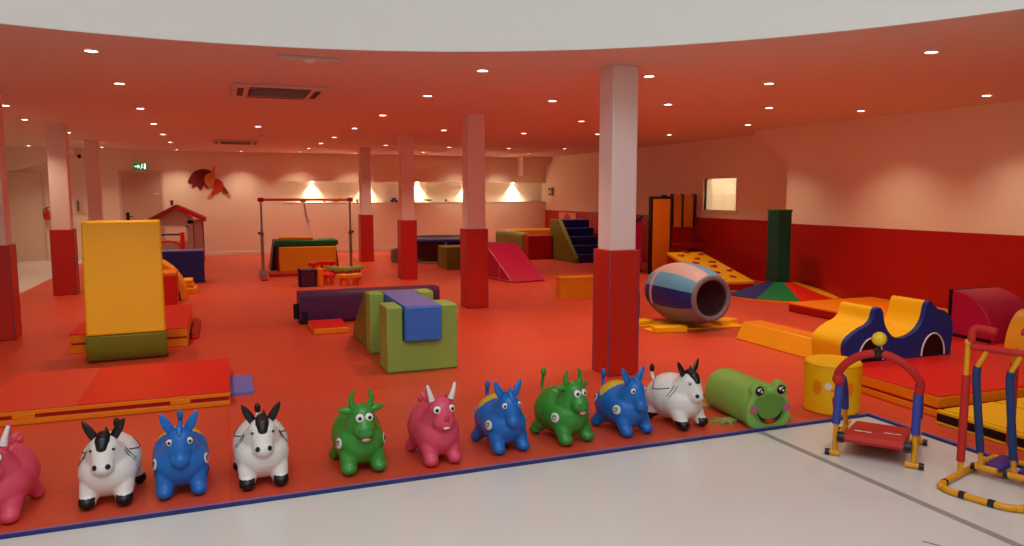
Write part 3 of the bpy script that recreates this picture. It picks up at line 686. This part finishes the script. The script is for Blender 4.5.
for (cx, cy, rz_, w_) in ((-.40, -.26, -12, .2), (-.55, .2, 14, .2), (.48, -.12, 20, .18), (.5, .25, -8, .14)):
    MB().box(-w_, w_, -.08, .08, .0, .07, V_YEL, rot=Matrix.Rotation(R(rz_), 3, 'Z')).build('foot', t, loc=(cx, cy, 0), bevel=.01)
t = thing('foam_roll', 'dark green standing foam roll just right of the nearest pillar', 'foam block', (5.0, 8.55, G))
MB().lathe([(.13, 0), (.14, .02), (.14, .28), (.12, .3), (.001, .3)], V_DGR, seg=28).build('roll', t); MB().lathe([(.143, .14), (.143, .16)], V_MGR, seg=28, cap=False).build('band', t)

# green column on fan shaped slopes
t = thing('fan_platform', 'low fan shaped foam platform of coloured slopes round the green column', 'foam platform', (8.26, 9.45, G))
a0, a1 = 168, 328; cols = [V_NAV, V_MGR, V_RED, V_YEL]; rr_ = .9; ri = .2; zt = .22
nw = 4
for i in range(nw):
    b = MB(); aa = a0+(a1-a0)*i/nw; ab = a0+(a1-a0)*(i+1)/nw; N = 6
    top = [b.bm.verts.new((ri*math.cos(R(aa+(ab-aa)*q/N)), ri*math.sin(R(aa+(ab-aa)*q/N)), zt)) for q in range(N+1)]
    rim = [b.bm.verts.new((rr_*math.cos(R(aa+(ab-aa)*q/N)), rr_*math.sin(R(aa+(ab-aa)*q/N)), .03)) for q in range(N+1)]
    bt = [b.bm.verts.new((rr_*math.cos(R(aa+(ab-aa)*q/N)), rr_*math.sin(R(aa+(ab-aa)*q/N)), .0)) for q in range(N+1)]
    ki = b.mi(cols[i])
    for q in range(N):
        b.bm.faces.new((rim[q], rim[q+1], top[q+1], top[q])); b.bm.faces.new((bt[q], bt[q+1], rim[q+1], rim[q]))
    b.build('slope', t, smooth=False)
MB().prism(arc(0, 0, rr_+.06, 160, 335, 30)+[(0, 0)], 'z', 0, .022, V_ORA).build('base', t)
MB().prism(arc(0, 0, ri, 0, 360, 24)[:-1], 'z', .01, zt, V_DGR).build('centre_plug', t)
t = thing('foam_column', 'tall dark green foam column standing on the fan platform', 'foam column', (8.26, 9.5, G+zt))
MB().box(-.13, .13, -.13, .13, 0, 1.13, V_TEAL).build('column', t, bevel=.015, bseg=3)
MB().box(-.135, .135, -.135, .135, 1.1, 1.135, V_DGR).build('top_cover', t, bevel=.006)

# low orange topped mats along right wall
t = thing('low_platform', 'wide low platform with orange top and red sides along the right wall', 'foam platform', (7.2, 5.65, G))
MB().box(0, 1.5, 0, 2.4, 0, .1, V_DRED).build('base', t, bevel=.012); MB().box(-.005, 1.505, -.005, 2.405, .095, .125, V_ORA).build('top_cover', t, bevel=.01)
# long orange ramp
t = thing('foam_curb', 'long low orange foam beam left of the yellow and blue humps', 'foam beam', (5.27, 5.45, G))
MB().prism([(0, 0), (.1, .19), (.34, .19), (.34, 0)], 'y', .1, 1.25, V_AMB).build('body', t, bevel=.015); MB().prism([(.12, .19), (.32, .19), (.32, .194), (.12, .194)], 'y', .14, 1.2, V_ORA).build('top_cover', t)

# big red mat
t = thing('thick_mat', 'thick red mat with orange sides under the yellow and blue humps', 'mat', (4.74, 3.75, G), R(-2))
def lsh(e): return [(e, e), (2.8-e, e), (2.8-e, 1.75-e), (.5+e, 1.75-e), (.5+e, 1.25-e), (e, 1.25-e)]
MB().prism(lsh(0), 'z', 0, .05, V_ORA).build('lower_mat', t, bevel=.008)
MB().prism(lsh(.012), 'z', .048, .07, V_DRED).build('fold_gap', t)
MB().prism(lsh(0), 'z', .068, .15, V_ORA).build('upper_mat', t, bevel=.01)
MB().prism(lsh(0), 'z', .149, .16, V_RED).build('top_cover', t, bevel=.005)
# yellow and black folding mats
t = thing('folding_mat', 'yellow folding mat with black sides at the lower right behind the stepper', 'mat', (4.62, 2.3, G))
MB().box(0, 1.8, 0, 1.37, 0, .02, V_YEL).build('lower_layer', t, bevel=.004)
MB().box(-.002, 1.8, -.002, 1.36, .02, .075, V_BLK).build('fold_gap', t)
b = MB()
for i in range(3): b.box(0+i*.6 if i else .06, .57+i*.6, 0, .66, .07, .098, V_YEL); b.box(0+i*.6 if i else .06, .57+i*.6, .69, 1.36, .07, .098, V_YEL)
b.box(-.002, .035, 0, 1.36, .075, .098, V_YEL)
b.build('top_panel', t, bevel=.004)

# double hump with blue face
def hump_profile():
    P = [(0, 0), (-.02, .16), (.02, .24), (.12, .31), (.2, .345), (.25, .40), (.275, .49), (.32, .5), (.35, .46), (.38, .34), (.45, .235), (.54, .2), (.64, .215), (.73, .27), (.79, .36), (.82, .5), (.855, .535), (.9, .49), (.94, .455), (1.02, .43), (1.09, .36), (1.125, .24), (1.115, .1), (1.11, 0)]
    return P
t = thing('hump_block', 'yellow double humped foam block with blue face and two arched openings', 'foam block', (4.90, 4.76, G+.161), R(-1.5))
pr = hump_profile()
pr = [(x*1.07, z*.93) for x, z in pr]
ps = smooth2(pr, 4)
MB().prism(ps, 'y', .05, .4, V_YEL).build('body', t, ang=50)
MB().prism(ps, 'y', 0, .05, V_ROY).build('face_panel', t, ang=50)
for x0 in (.12, .83):
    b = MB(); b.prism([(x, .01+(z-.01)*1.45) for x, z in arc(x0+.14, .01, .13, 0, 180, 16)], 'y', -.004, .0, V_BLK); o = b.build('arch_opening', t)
    MB().tube([(x, -.006, .012+(z-.01)*1.45) for x, z in arc(x0+.14, .01, .135, 0, 180, 18)], .007, V_WHT, seg=6).build('arch_piping', t)

# magenta quarter round
t = thing('quarter_arch', 'magenta quarter round foam block with black edge near the right wall', 'foam block', (6.9, 4.92, G+.161))
pf = [(.46, 0), (.46, .47)]+[(.46-.46*math.sin(R(a)), .47*math.cos(R(a))) for a in range(10, 91, 8)]
MB().prism(pf, 'x', 0, .62, V_MAG).build('body', t, bevel=.01)
MB().box(-.012, .625, .46, .485, 0, .475, V_BLK).build('rear_border', t); MB().box(-.012, .0, .02, .46, 0, .03, V_BLK).build('bottom_border', t)
t = thing('hump_block', 'orange rounded foam hump cut by the right edge of the picture', 'foam block', (6.83, 4.3, G+.161), R(15))
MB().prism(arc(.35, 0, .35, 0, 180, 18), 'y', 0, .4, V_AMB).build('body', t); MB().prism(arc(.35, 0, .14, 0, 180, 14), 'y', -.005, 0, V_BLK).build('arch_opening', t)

# ------------------------------------------------------------------ frog and chick
t = thing('frog_roll', 'lime green frog faced foam roll lying on the red matting', 'foam roll', (3.46, 4.01, G), R(-5))
FG = vinyl('vinyl_frog', (134, 184, 84)); FG2 = vinyl('vinyl_frog_face', (102, 150, 62)); FG3 = vinyl('vinyl_frog_feet', (150, 176, 96))
MB().prism(smooth2([(0, .29), (.11, .255), (.16, .16), (.155, .05), (.1, .0), (0, -.0), (-.1, 0), (-.155, .05), (-.16, .16), (-.11, .255)], 5, True), 'y', .05, .58, FG).build('body', t, bevel=.02, bseg=3)
face = smooth2([(0, .262), (.03, .275), (.06, .315), (.105, .315), (.14, .275), (.135, .22), (.165, .15), (.165, .05), (.12, .0), (0, -.0), (-.12, .0), (-.165, .05), (-.165, .15), (-.135, .22), (-.14, .275), (-.105, .315), (-.06, .315), (-.03, .275)], 4, True)
fc = MB().prism(face, 'y', 0, .06, FG).build('head', t, bevel=.01)
MB().prism(smooth2([(0, .24), (.06, .22), (.11, .2), (.13, .12), (.09, .05), (0, .03), (-.09, .05), (-.13, .12), (-.11, .2), (-.06, .22)], 4, True), 'y', -.003, 0, FG2).build('face_patch', fc)
for s_ in (-1, 1):
    e = MB().lathe([(.034, 0), (.03, -.008), (.001, -.01)], BLKP, axis='y', c=(s_*.085, -.002, .262), seg=24, cap=False).build('eye', fc)
    MB().lathe([(.046, 0), (.044, -.003), (.034, -.003)], FG3, axis='y', c=(s_*.085, -.001, .262), seg=24, cap=False).build('eye_ring', fc)
    for (dx, dz, rr) in ((-.012, .01, .011), (.012, -.004, .008), (.004, .018, .006)): MB().lathe([(rr, -.012), (.0005, -.013)], WHTP, axis='y', c=(s_*.085+dx, 0, .262+dz), seg=12, cap=False).build('eye_glint', fc)
    MB().lathe([(.029, -.005), (.0005, -.006)], mat('cheek_pink', (196, 96, 130), .6), axis='y', c=(s_*.132, 0, .135), seg=20, cap=False).build('cheek', fc)
MB().prism(smooth2([(-.1, .115), (-.06, .075), (0, .06), (.06, .075), (.1, .115), (.07, .055), (0, .03), (-.07, .055)], 4, True), 'y', -.007, 0, BLKP).build('mouth', fc)
MB().prism(smooth2([(-.04, .055), (0, .06), (.04, .055), (0, .034)], 4, True), 'y', -.009, -.006, V_RED).build('tongue', fc)
def frogfoot(x, y, rz):
    p = []
    for i in range(4):
        a = R(-60+i*40); p += [(.05*math.cos(a-.25), .05*math.sin(a-.25)), (.13*math.cos(a), .13*math.sin(a)), (.05*math.cos(a+.25), .05*math.sin(a+.25))]
    p += [(-.06, .04), (-.06, -.04)]
    MB().prism(smooth2(p, 3, True), 'z', 0, .014, FG3).build('foot', t, loc=(x, y, .001), rz=rz)
frogfoot(-.2, .2, PI+.3); frogfoot(-.2, .58, PI+.1); frogfoot(.19, .2, -.2); frogfoot(.19, .58, -.1)

t = thing('chick_drum', 'round yellow foam drum with a bird face behind the toy treadmill', 'foam drum', (4.195, 4.2, G))
MB().lathe([(.001, 0), (.19, .0), (.2, .012), (.2, .36), (.188, .375), (.001, .38)], V_YEL, seg=48, cap=False).build('body', t)
MB().lathe([(.202, .35), (.202, .357)], V_AMB, seg=48, cap=False).build('seam', t)
def onr(name, deg, z, w, h, m_, shape=None, off=.002):
    b = MB(); N = 14; pts = shape or [(math.cos(2*PI*i/20), math.sin(2*PI*i/20)) for i in range(20)]
    def pt(x, zz, rad): a = R(deg)+x*w/rad; return (rad*math.cos(a), rad*math.sin(a), z+zz*h)
    rad = .2
    for ro in (off,):
        vs = [b.bm.verts.new(pt(x, zz, rad+ro)) for x, zz in pts]; c = b.bm.verts.new(pt(0, 0, rad+ro+.001)); b.mi(m_)
        vi = [b.bm.verts.new(pt(x, zz, rad-.001)) for x, zz in pts]
        for i in range(len(vs)):
            j = (i+1) % len(vs); b.bm.faces.new((vs[i], vs[j], c)); b.bm.faces.new((vi[i], vi[j], vs[j], vs[i]))
    b.build(name, t)
# angle 225 deg faces the camera
onr('cheek', 196, .2, .035, .055, V_ORA); onr('cheek', 262, .2, .03, .05, V_ORA)
onr('eye', 218, .215, .026, .026, V_WHT); onr('eye', 240, .255, .014, .018, V_BLK); onr('beak', 230, .19, .03, .012, V_ORA); onr('beak_tip', 236, .165, .02, .012, V_AMB)
onr('wattle', 240, .11, .05, .055, V_RED, [(0, .9), (.5, 1), (1, .3), (.8, -.7), (.3, -.9), (0, -.6), (-.3, -.9), (-.8, -.7), (-1, .3), (-.5, 1)])

# ------------------------------------------------------------------ toy treadmill
# local: x = width, y = length away from the camera
t = thing('toy_treadmill', 'small child treadmill with a red arch handle on yellow and blue tubes', 'toy treadmill', (3.6, 3.26, 0), math.atan2(-.79, .61))
W2, LN = .215, .60
for s_ in (-1, 1):
    MB().tube([(s_*W2, .02, .02), (s_*W2, .03, .2), (s_*W2, .07, .38), (s_*W2, .15, .46), (s_*W2, .25, .43), (s_*W2, .38, .32), (s_*W2, .49, .1), (s_*W2, .52, .02)], .0155, YELM, sub=5).build('side_frame', t)
    MB().tube([(s_*W2, .028, .2), (s_*W2, .07, .375), (s_*W2, .1, .425)], .024, BLUF, sub=6).build('foam_sleeve', t)
    MB().tube([(s_*W2, .2, .455), (s_*W2, .28, .42), (s_*W2, .38, .32), (s_*W2, .44, .2)], .024, BLUF, sub=6).build('foam_sleeve', t)
    MB().tube([(s_*W2, .03, .1), (s_*W2, .68, .04)], .016, YELM).build('side_rail', t)
    for y in (.02, .52):
        fp = MB().tube([(s_*W2-.045, y, .02), (s_*W2+.03, y, .02)], .018, YELM).build('foot_tube', t)
        MB().tube([(s_*W2+s_*.028, y, .02), (s_*W2+s_*.055, y, .02)], .021, BLKP).build('foot_cap', fp)
    MB().lathe([(.032, -.02), (.034, .0), (.032, .02)], BLKP, axis='x', c=(s_*(W2-.035), .0, .13), seg=16).build('roller_cap', t)
b = MB(); TH = []
b.prism([(-.03, .13), (-.02, .155), (.0, .16), (.66, .06), (.685, .045), (.67, .025), (.65, .02), (0, .105), (-.02, .11)], 'x', -W2+.05, W2-.05, mat('belt_red', (196, 34, 26), .55, bump=.1, bscale=150)).build('belt', t, bevel=.004)
for x in (-.07, .09):
    b = MB(); z = .132
    b.ball((-.03, 0, 0), (.024, .017, .003), WHTP, 14, 6); b.ball((.028, 0, 0), (.02, .014, .003), WHTP, 14, 6); b.box(-.03, .028, -.006, .006, -.001, .002, WHTP)
    o = b.build('footprint', t, loc=(x, .17+x*.5, .166-.153*(.17+x*.5))); o.rotation_euler = (-.156, 0, 0)
MB().tube([(-W2, .1, .43), (-W2-.01, .08, .5), (-W2*.8, .05, .585), (-W2*.4, .03, .645), (0, .02, .665), (W2*.4, .03, .645), (W2*.8, .05, .585), (W2+.01, .08, .5), (W2, .1, .43)], .0245, REDF, sub=6).build('arch_handle', t)
MB().ball((-W2-.005, .08, .47), .036, REDF).build('handle_knob', t)
MB().tube([(.0, .02, .665), (.0, .02, .73)], .01, BLKP).tube([(.0, .02, .645), (0, .02, .69)], .03, BLKP).build('bell_stem', t)
MB().ball((0, .02, .755), .042, YELP, 18, 12).build('bell_ball', t)

# ------------------------------------------------------------------ toy stepper
t = thing('toy_stepper', 'small child stepper with red and blue swing bars on a yellow frame', 'toy stepper', (3.87, 2.9, 0), math.atan2(-.96, .27))
MB().tube([(0, -.2, .02), (.03, -.27, .02), (.09, -.3, .02), (.31, -.3, .02), (.37, -.27, .02), (.4, -.2, .02), (.4, .4, .02), (.36, .47, .02), (.04, .47, .02), (0, .4, .02)], .018, YELM, sub=5, closed=True).build('base_frame', t)
for x in (.12, .26): MB().tube([(x, -.3, .02), (x+.03, -.3, .02)], .021, BLKP).build('floor_grip', t)
MB().tube([(0, -.2, .02), (0, -.185, .02)], .021, BLKP).build('floor_grip', t)
MB().tube([(0, .17, .03), (.4, .17, .03)], .015, YELM).build('crosspiece', t)
for x in (0, .4):
    u_ = MB().tube([(x, 0, .03), (x, 0, .78)], .0145, YELM).build('upright', t)
    MB().tube([(x, 0, .1), (x, 0, .6)], .022, REDF).build('foam_sleeve', u_)
u_ = MB().tube([(.08, .47, .03), (.085, .46, .12), (.165, .2, .69), (.26, .02, .77)], .0145, YELM, sub=5).build('rear_strut', t)
MB().tube([(.085, .455, .13), (.125, .33, .41), (.16, .215, .66)], .022, REDF, sub=5).build('foam_sleeve', u_)
MB().tube([(.02, 0, .765), (.38, 0, .765)], .0195, REDF).build('cross_bar', t)
b = MB()
for x in (0, .4): b.ball((x, .0, .785), .021, YELM, 12, 8)
b.build('joint', t)
for k_, x in enumerate((.1, .265)):
    pth = smooth_path([Vector(q) for q in ((x, 0, .765), (x-.022, .0, .71), (x-.05, .005, .63), (x-.045, .03, .45), (x-.038, .06, .28), (x-.03, .1, .06))], 8)
    a_ = MB().tube(pth, .0135, YELM).build('swing_bar', t)
    MB().tube(pth[14:37], .021, NAVF).build('foam_sleeve', a_)
    MB().tube([(x-.06, .1, .06), (x+.05, .1, .06)], .018, YELM).build('pivot_tube', a_); MB().tube([(x-.08, .1, .055), (x-.058, .1, .055)], .021, BLKP).build('pivot_cap', a_)
    MB().prism(rrect(x-.03, x+.07, .13, .38, .03), 'z', .055, .08, PURP).build('foot_pad', t, bevel=.006)
MB().tube([(.015, 0, .79), (.015, .01, .845), (.035, .02, .868), (.13, .02, .862)], .021, REDF, sub=6).build('hand_grip', t)
MB().tube([(.38, 0, .79), (.36, .01, .84), (.32, .02, .868), (.25, .03, .878)], .021, REDF, sub=6).build('hand_grip', t)

# ------------------------------------------------------------------ hopper animals
def chain(L, n=7):
    out = []
    for (p, r), (q, s_) in zip(L[:-1], L[1:]):
        for i in range(n):
            k = i/n; out.append((Vector(p).lerp(Vector(q), k), r+(s_-r)*k))
    out.append((Vector(L[-1][0]), L[-1][1]))
    return out
def voxel_body(name, balls, mats, colfn, parent, vox=.0065):
    bm = bmesh.new()
    for c, r in balls:
        if not hasattr(r, '__len__'): r = (r, r, r)
        bmesh.ops.create_icosphere(bm, subdivisions=2 if max(r) < .05 else 3, radius=1, matrix=Matrix.Translation(c) @ Matrix.Diagonal((*r, 1)))
    me = bpy.data.meshes.new('tmp'); bm.to_mesh(me); bm.free()
    o = bpy.data.objects.new('tmp', me); COL.objects.link(o)
    rm = o.modifiers.new('r', 'REMESH'); rm.mode = 'VOXEL'; rm.voxel_size = vox
    sm = o.modifiers.new('s', 'SMOOTH'); sm.iterations = 7; sm.factor = .6
    dg = bpy.context.evaluated_depsgraph_get(); dg.update()
    m2 = bpy.data.meshes.new_from_object(o.evaluated_get(dg)); m2.name = name
    bpy.data.objects.remove(o); bpy.data.meshes.remove(me)
    m2.materials.clear()
    for m in mats: m2.materials.append(m)
    for p in m2.polygons:
        p.use_smooth = True; p.material_index = colfn(p.center)
    ob = bpy.data.objects.new(name, m2); COL.objects.link(ob); ob.parent = parent
    bm = bmesh.new(); bm.from_mesh(m2); tree = BVHTree.FromBMesh(bm); bm.free()
    return ob, tree
def hit(tree, p, d):
    h = tree.ray_cast(Vector(p), Vector(d).normalized())
    return (h[0], h[1]) if h[0] else (Vector(p), -Vector(d).normalized())
def eye(par, tree, x, z, r, white, pup, d=(0, 1, 0), iris=.55, dx=0):
    p, nn = hit(tree, (x, -.5, z), d)
    nn = (nn*.5+Vector((0, -1, .1))*.5).normalized()
    q = nn.to_track_quat('Z', 'Y').to_matrix()
    if white:
        e = MB().ball(p, (r, r, r*.35), white, 16, 8, rot=q).build('eye', par)
        MB().ball(p+nn*r*.27+Vector((dx, 0, -r*.1)), (r*iris, r*iris, r*.16), pup, 14, 8, rot=q).build('pupil', e)
        MB().ball(p+nn*r*.27+Vector((0, 0, -.0)), (r*1.14, r*1.14, r*.05), R_BLK, 16, 6, rot=q).build('eye_outline', e, loc=-nn*r*.3)
    else: MB().ball(p, (r, r, r*.4), pup, 14, 8, rot=q).build('eye', par)
def dot(par, tree, name, x, z, r, m_, rz=None, th=.3):
    p, nn = hit(tree, (x, -.5, z), (0, 1, 0)); q = nn.to_track_quat('Z', 'Y').to_matrix()
    return MB().ball(p, (r, rz or r, r*th), m_, 14, 8, rot=q).build(name, par)
def line(par, tree, name, pts, dirs, r, m_):
    P = []
    for p, d in zip(pts, dirs):
        h, nn = hit(tree, p, d); P.append(h+nn*.002)
    return MB().tube(P, r, m_, seg=6, sub=3).build(name, par)
def badge(par, tree, s_, y, z):
    p, nn = hit(tree, (s_*.5, y, z), (-s_, 0, 0)); q = nn.to_track_quat('Z', 'Y').to_matrix()
    o = MB().ball(p, (.03, .03, .004), WHTP, 20, 6, rot=q).build('badge', par)
    b = MB(); M = Matrix.Translation(p+nn*.005) @ q.to_4x4()
    b.tube([M @ Vector((.016*math.cos(a), .016*math.sin(a)*.8, 0)) for a in [i*.5+.9 for i in range(9)]], .0022, LINE, seg=6)
    b.tube([M @ Vector((0, -.012, 0)), M @ Vector((.008, .004, 0)), M @ Vector((-.006, .01, 0))], .0022, LINE, seg=6)
    b.build('badge_mark', o)
def ear(par, base, tip, r, m_, flat=.5, bend=(0, 0, 0), mt=None, name='ear'):
    b = MB(); A = Vector(base); T = Vector(tip); mid = (A+T)/2+Vector(bend)
    path = smooth_path([A, mid, T], 6)
    b.tube(path, lambda k: r*(.75+.9*k-1.62*k*k) if k < 1 else r*.03, m_, seg=12)
    bmesh.ops.scale(b.bm, vec=(1, flat, 1), space=Matrix.Translation(-A), verts=b.bm.verts)
    return b.build(name, par)

def base_balls(headz=.29, headw=.07, muz=(0, -.155, .215), muzr=(.052, .05, .045), bodyw=.142, legr=.043, fx=1.0):
    L = [((0, .06, .172), (bodyw, .165, .15)), ((0, -.03, .155), (bodyw*.96, .135, .128)), ((0, .1, .16), (bodyw*.97, .14, .13))]
    L += [(c, r) for c, r in chain([((0, -.05, .22), .1), ((0, -.09, headz-.02), .076)])]
    L += [((0, -.1, headz), (headw, .068, .072))]
    L += [(c, r) for c, r in chain([((0, -.11, headz), headw*.9), (muz, muzr[0]*.9)])]
    L += [(muz, muzr)]
    for s_ in (-1, 1):
        L += [(c, r) for c, r in chain([((s_*fx*.07, -.08, .1), .055), ((s_*fx*.08, -.115, .045), legr*.97)])]
        L += [((s_*fx*.082, -.13, .036), (legr, .048, .036))]
        L += [(c, r) for c, r in chain([((s_*fx*.08, .13, .08), .05), ((s_*fx*.102, .16, .045), .038)])]
        L += [((s_*fx*.108, .163, .034), (.037, .046, .034))]
    return L
def horse():
    t = thing('horse_hopper', 'x', 'bouncy animal toy', group='rubber bouncy animals along the mat edge')
    def cf(c):
        if c.z < .062 and (abs(c.x) > .045) and (abs(c.y) > .085): return 1
        return 0
    o, tr = voxel_body('body', base_balls(), [R_WHT, R_BLK], cf, t)
    for s_ in (-1, 1):
        ear(t, (s_*.038, -.085, .333), (s_*.094, -.08, .433), .024, R_BLK, .6, (s_*.004, 0, .006))
        eye(t, tr, s_*.048, .3, .0125, WHTP, R_BLK, iris=.6); dot(t, tr, 'nostril', s_*.029, .226, .0135, R_BLK)
        for k in range(2):
            yy = -.075+k*.026
            line(t, tr, 'neck_stripe', [(s_*.5, yy, .27), (s_*.5, yy+.01, .235), (s_*.5, yy+.03, .2)], [(-s_, 0, 0)]*3, .0022, LINE)
        line(t, tr, 'rein', [(s_*.5, -.02, .25), (s_*.5, .04, .235), (s_*.5, .1, .225)], [(-s_, 0, 0)]*3, .003, LINE)
        line(t, tr, 'saddle_line', [(s_*.5, .1, .225), (s_*.5, .115, .26), (s_*.5, .15, .285)], [(-s_, 0, 0)]*3, .003, LINE)
    # forelock and mane
    bl = [(c, r) for c, r in chain([((0, -.158, .31), .022), ((0, -.135, .338), .03), ((0, -.095, .352), .028), ((0, -.04, .325), .02)])]
    b = MB()
    for c, r in bl: b.ball(c, (r*1.15, r, r), R_BLK, 12, 8)
    b.lathe([(.012, 0), (.001, .03)], R_BLK, c=(.012, -.09, .37), seg=10)
    b.build('mane', t)
    MB().tube([(0, .2, .22), (0, .24, .27), (0, .24, .3)], .012, R_WHT, sub=4).ball((0, .24, .318), (.017, .017, .03), R_BLK).build('tail', t)
    return t
def donkey():
    t = thing('donkey_hopper', 'x', 'bouncy animal toy', group='rubber bouncy animals along the mat edge')
    def cf(c):
        e = ((c.x)/.125)**2+((c.y-.09)/.075)**2
        if c.z > .2 and e < 1: return 1
        return 0
    o, tr = voxel_body('body', base_balls(headz=.295, headw=.067, muz=(0, -.16, .205), muzr=(.046, .046, .044)), [R_BLU, R_YEL, R_BLU], cf, t)
    for s_ in (-1, 1):
        ear(t, (s_*.038, -.085, .338), (s_*.088, -.08, .442), .028, R_BLU, .6, (s_*.005, 0, .006))
        eye(t, tr, s_*.047, .302, .018, WHTP, R_BLK, iris=.5); dot(t, tr, 'nostril', s_*.02, .205, .007, R_BLU)
        badge(t, tr, s_, -.075, .175); badge(t, tr, s_, .16, .2)
        line(t, tr, 'face_groove', [(s_*.028, -.5, .26), (s_*.03, -.5, .24), (s_*.024, -.5, .2)], [(0, 1, 0)]*3, .0015, R_BLU)
    b = MB()
    for c, r in chain([((0, -.15, .335), .012), ((0, -.12, .362), .02), ((0, -.06, .35), .018)]): b.ball(c, r, R_BLU, 10, 8)
    b.lathe([(.014, 0), (.001, .034)], R_BLU, c=(.006, -.105, .372), seg=10)
    b.build('mane', t)
    MB().tube([(0, .2, .22), (0, .235, .28), (0, .23, .32)], .012, R_BLU, sub=4).ball((0, .228, .338), (.017, .017, .032), R_BLU).build('tail', t)
    return t
def cow():
    t = thing('cow_hopper', 'x', 'bouncy animal toy', group='rubber bouncy animals along the mat edge')
    o, tr = voxel_body('body', base_balls(headz=.315, headw=.066, muz=(0, -.158, .25), muzr=(.058, .052, .05), legr=.046), [R_GRN], lambda c: 0, t)
    for s_ in (-1, 1):
        b = MB(); b.tube([(s_*.038, -.085, .36), (s_*.056, -.085, .395), (s_*.052, -.085, .43), (s_*.042, -.085, .457)], lambda k: .019*(1-.6*k), R_GRN, sub=5, seg=12); b.build('horn', t)
        ear(t, (s_*.05, -.08, .34), (s_*.128, -.075, .352), .026, R_GRN, 1, (0, 0, .004))
        eye(t, tr, s_*.025, .324, .024, WHTP, R_BLK, iris=.5); dot(t, tr, 'nostril', s_*.034, .26, .006, mat('rubber_dark_green', (20, 66, 22), .4))
        badge(t, tr, s_, -.075, .17)
    p, nn = hit(tr, (0, -.5, .208), (0, 1, 0))
    MB().ball(p+Vector((0, -.004, 0)), (.024, .012, .011), R_PK2).build('tongue', t)
    line(t, tr, 'mouth_line', [(-.04, -.5, .222), (-.02, -.5, .215), (0, -.5, .213), (.02, -.5, .215), (.04, -.5, .222)], [(0, 1, 0)]*5, .002, MATS['rubber_dark_green'])
    MB().tube([(0, .2, .22), (.0, .245, .28), (.0, .235, .335), (0, .23, .36)], .01, R_GRN, sub=4).ball((0, .23, .375), (.018, .018, .03), R_GRN).build('tail', t)
    return t
def deer():
    t = thing('deer_hopper', 'x', 'bouncy animal toy', group='rubber bouncy animals along the mat edge')
    o, tr = voxel_body('body', base_balls(headz=.31, headw=.076, muz=(0, -.142, .25), muzr=(.064, .052, .054), bodyw=.132, fx=.84), [R_PNK], lambda c: 0, t)
    for s_ in (-1, 1):
        b = MB(); b.tube([(s_*.053, -.095, .355), (s_*.068, -.1, .4), (s_*.084, -.1, .47)], lambda k: .025*(1.0-.75*k), R_PNK, sub=5, seg=12); b.build('horn', t)
        MB().tube([(s_*.055, -.11, .368), (s_*.068, -.114, .41), (s_*.081, -.107, .455)], lambda k: .0185*(1-.62*k), WHTP, sub=5, seg=10).build('horn_stripe', t)
        ear(t, (s_*.055, -.06, .36), (s_*.1, -.03, .4), .024, R_PNK, .7)
        eye(t, tr, s_*.042, .325, .022, WHTP, R_BLK, iris=.5)
        for k in range(2): line(t, tr, 'whisker_line', [(s_*.045, -.5, .285+.012*k), (s_*.058, -.5, .288+.014*k)], [(0, 1, 0)]*2, .0015, R_RED)
    dot(t, tr, 'nose', 0, .28, .017, R_RED, th=.6); 
    p, nn = hit(tr, (0, -.5, .228), (0, 1, 0)); MB().ball(p, (.018, .006, .007), WHTP).build('teeth', t)
    MB().tube([(0, .2, .22), (.0, .23, .27)], .014, R_PNK).ball((0, .235, .285), .024, R_PNK).build('tail', t)
    return t
hs, dk, cw, dr = horse(), donkey(), cow(), deer()
used = set()
def put(proto, x, y, rz, label, sc=1):
    o = proto if proto not in used else copy_tree(proto)
    used.add(proto); o.location = (x, y, G); o.rotation_euler.z = R(rz); o['label'] = label; o.scale = (sc,)*3
put(dr, -1.07, 4.285, -6, 'pink rubber deer hopper at the left end, cut by the picture edge', 1.06)
put(hs, -.595, 4.315, -3, 'white rubber horse hopper, leftmost of the white ones, next to the cut off pink deer', 1.04)
put(dk, -.25, 4.315, 2, 'blue rubber donkey hopper, leftmost of the blue ones, between the two left white horses', 1.02)
put(hs, .165, 4.295, 1, 'white rubber horse hopper between the left blue donkey and the left green cow', 1.07)
put(cw, .71, 4.305, 2, 'green rubber cow hopper, left one, facing forward beside the fully visible pink deer', 1.05)
put(dr, 1.165, 4.275, 4, 'pink rubber deer hopper fully in view between green cow and blue donkey', 1.07)
put(dk, 1.615, 4.315, 4, 'blue rubber donkey hopper between the pink deer and the right green cow', 1.02)
c2 = copy_tree(cw)
used.add(c2); c2.location = (2.055, 4.325, G); c2.rotation_euler.z = R(11); c2.scale = (1.05,)*3
c2['label'] = 'green rubber cow hopper, right one, between two blue donkeys'
for ch in cw.children:
    if ch.name.startswith('tail'): ch.scale = (1, 1, .72)
put(dk, 2.505, 4.325, 9, 'blue rubber donkey hopper, rightmost blue, in front of the nearest pillar', 1.03)
put(hs, 2.93, 4.325, 12, 'white rubber horse hopper at the right end, next to the green frog roll', 1.08)

# ------------------------------------------------------------------ world, camera, colour
w = bpy.data.worlds.new('world'); S.world = w; w.use_nodes = True
w.node_tree.nodes['Background'].inputs[0].default_value = (.8, .85, 1, 1); w.node_tree.nodes['Background'].inputs[1].default_value = .05
cam = bpy.data.cameras.new('camera'); cam.sensor_width = 36; cam.lens = 746/1024*36; cam.clip_end = 100
co = bpy.data.objects.new('camera', cam); COL.objects.link(co)
co.location = (0, 0, 1.61); co.rotation_euler = (PI/2-math.atan(79/746), 0, R(-21.3))
S.camera = co
S.view_settings.view_transform = 'Standard'; S.view_settings.look = 'None'; S.view_settings.gamma = 1; S.view_settings.use_curve_mapping = False
S.view_settings.exposure = 0
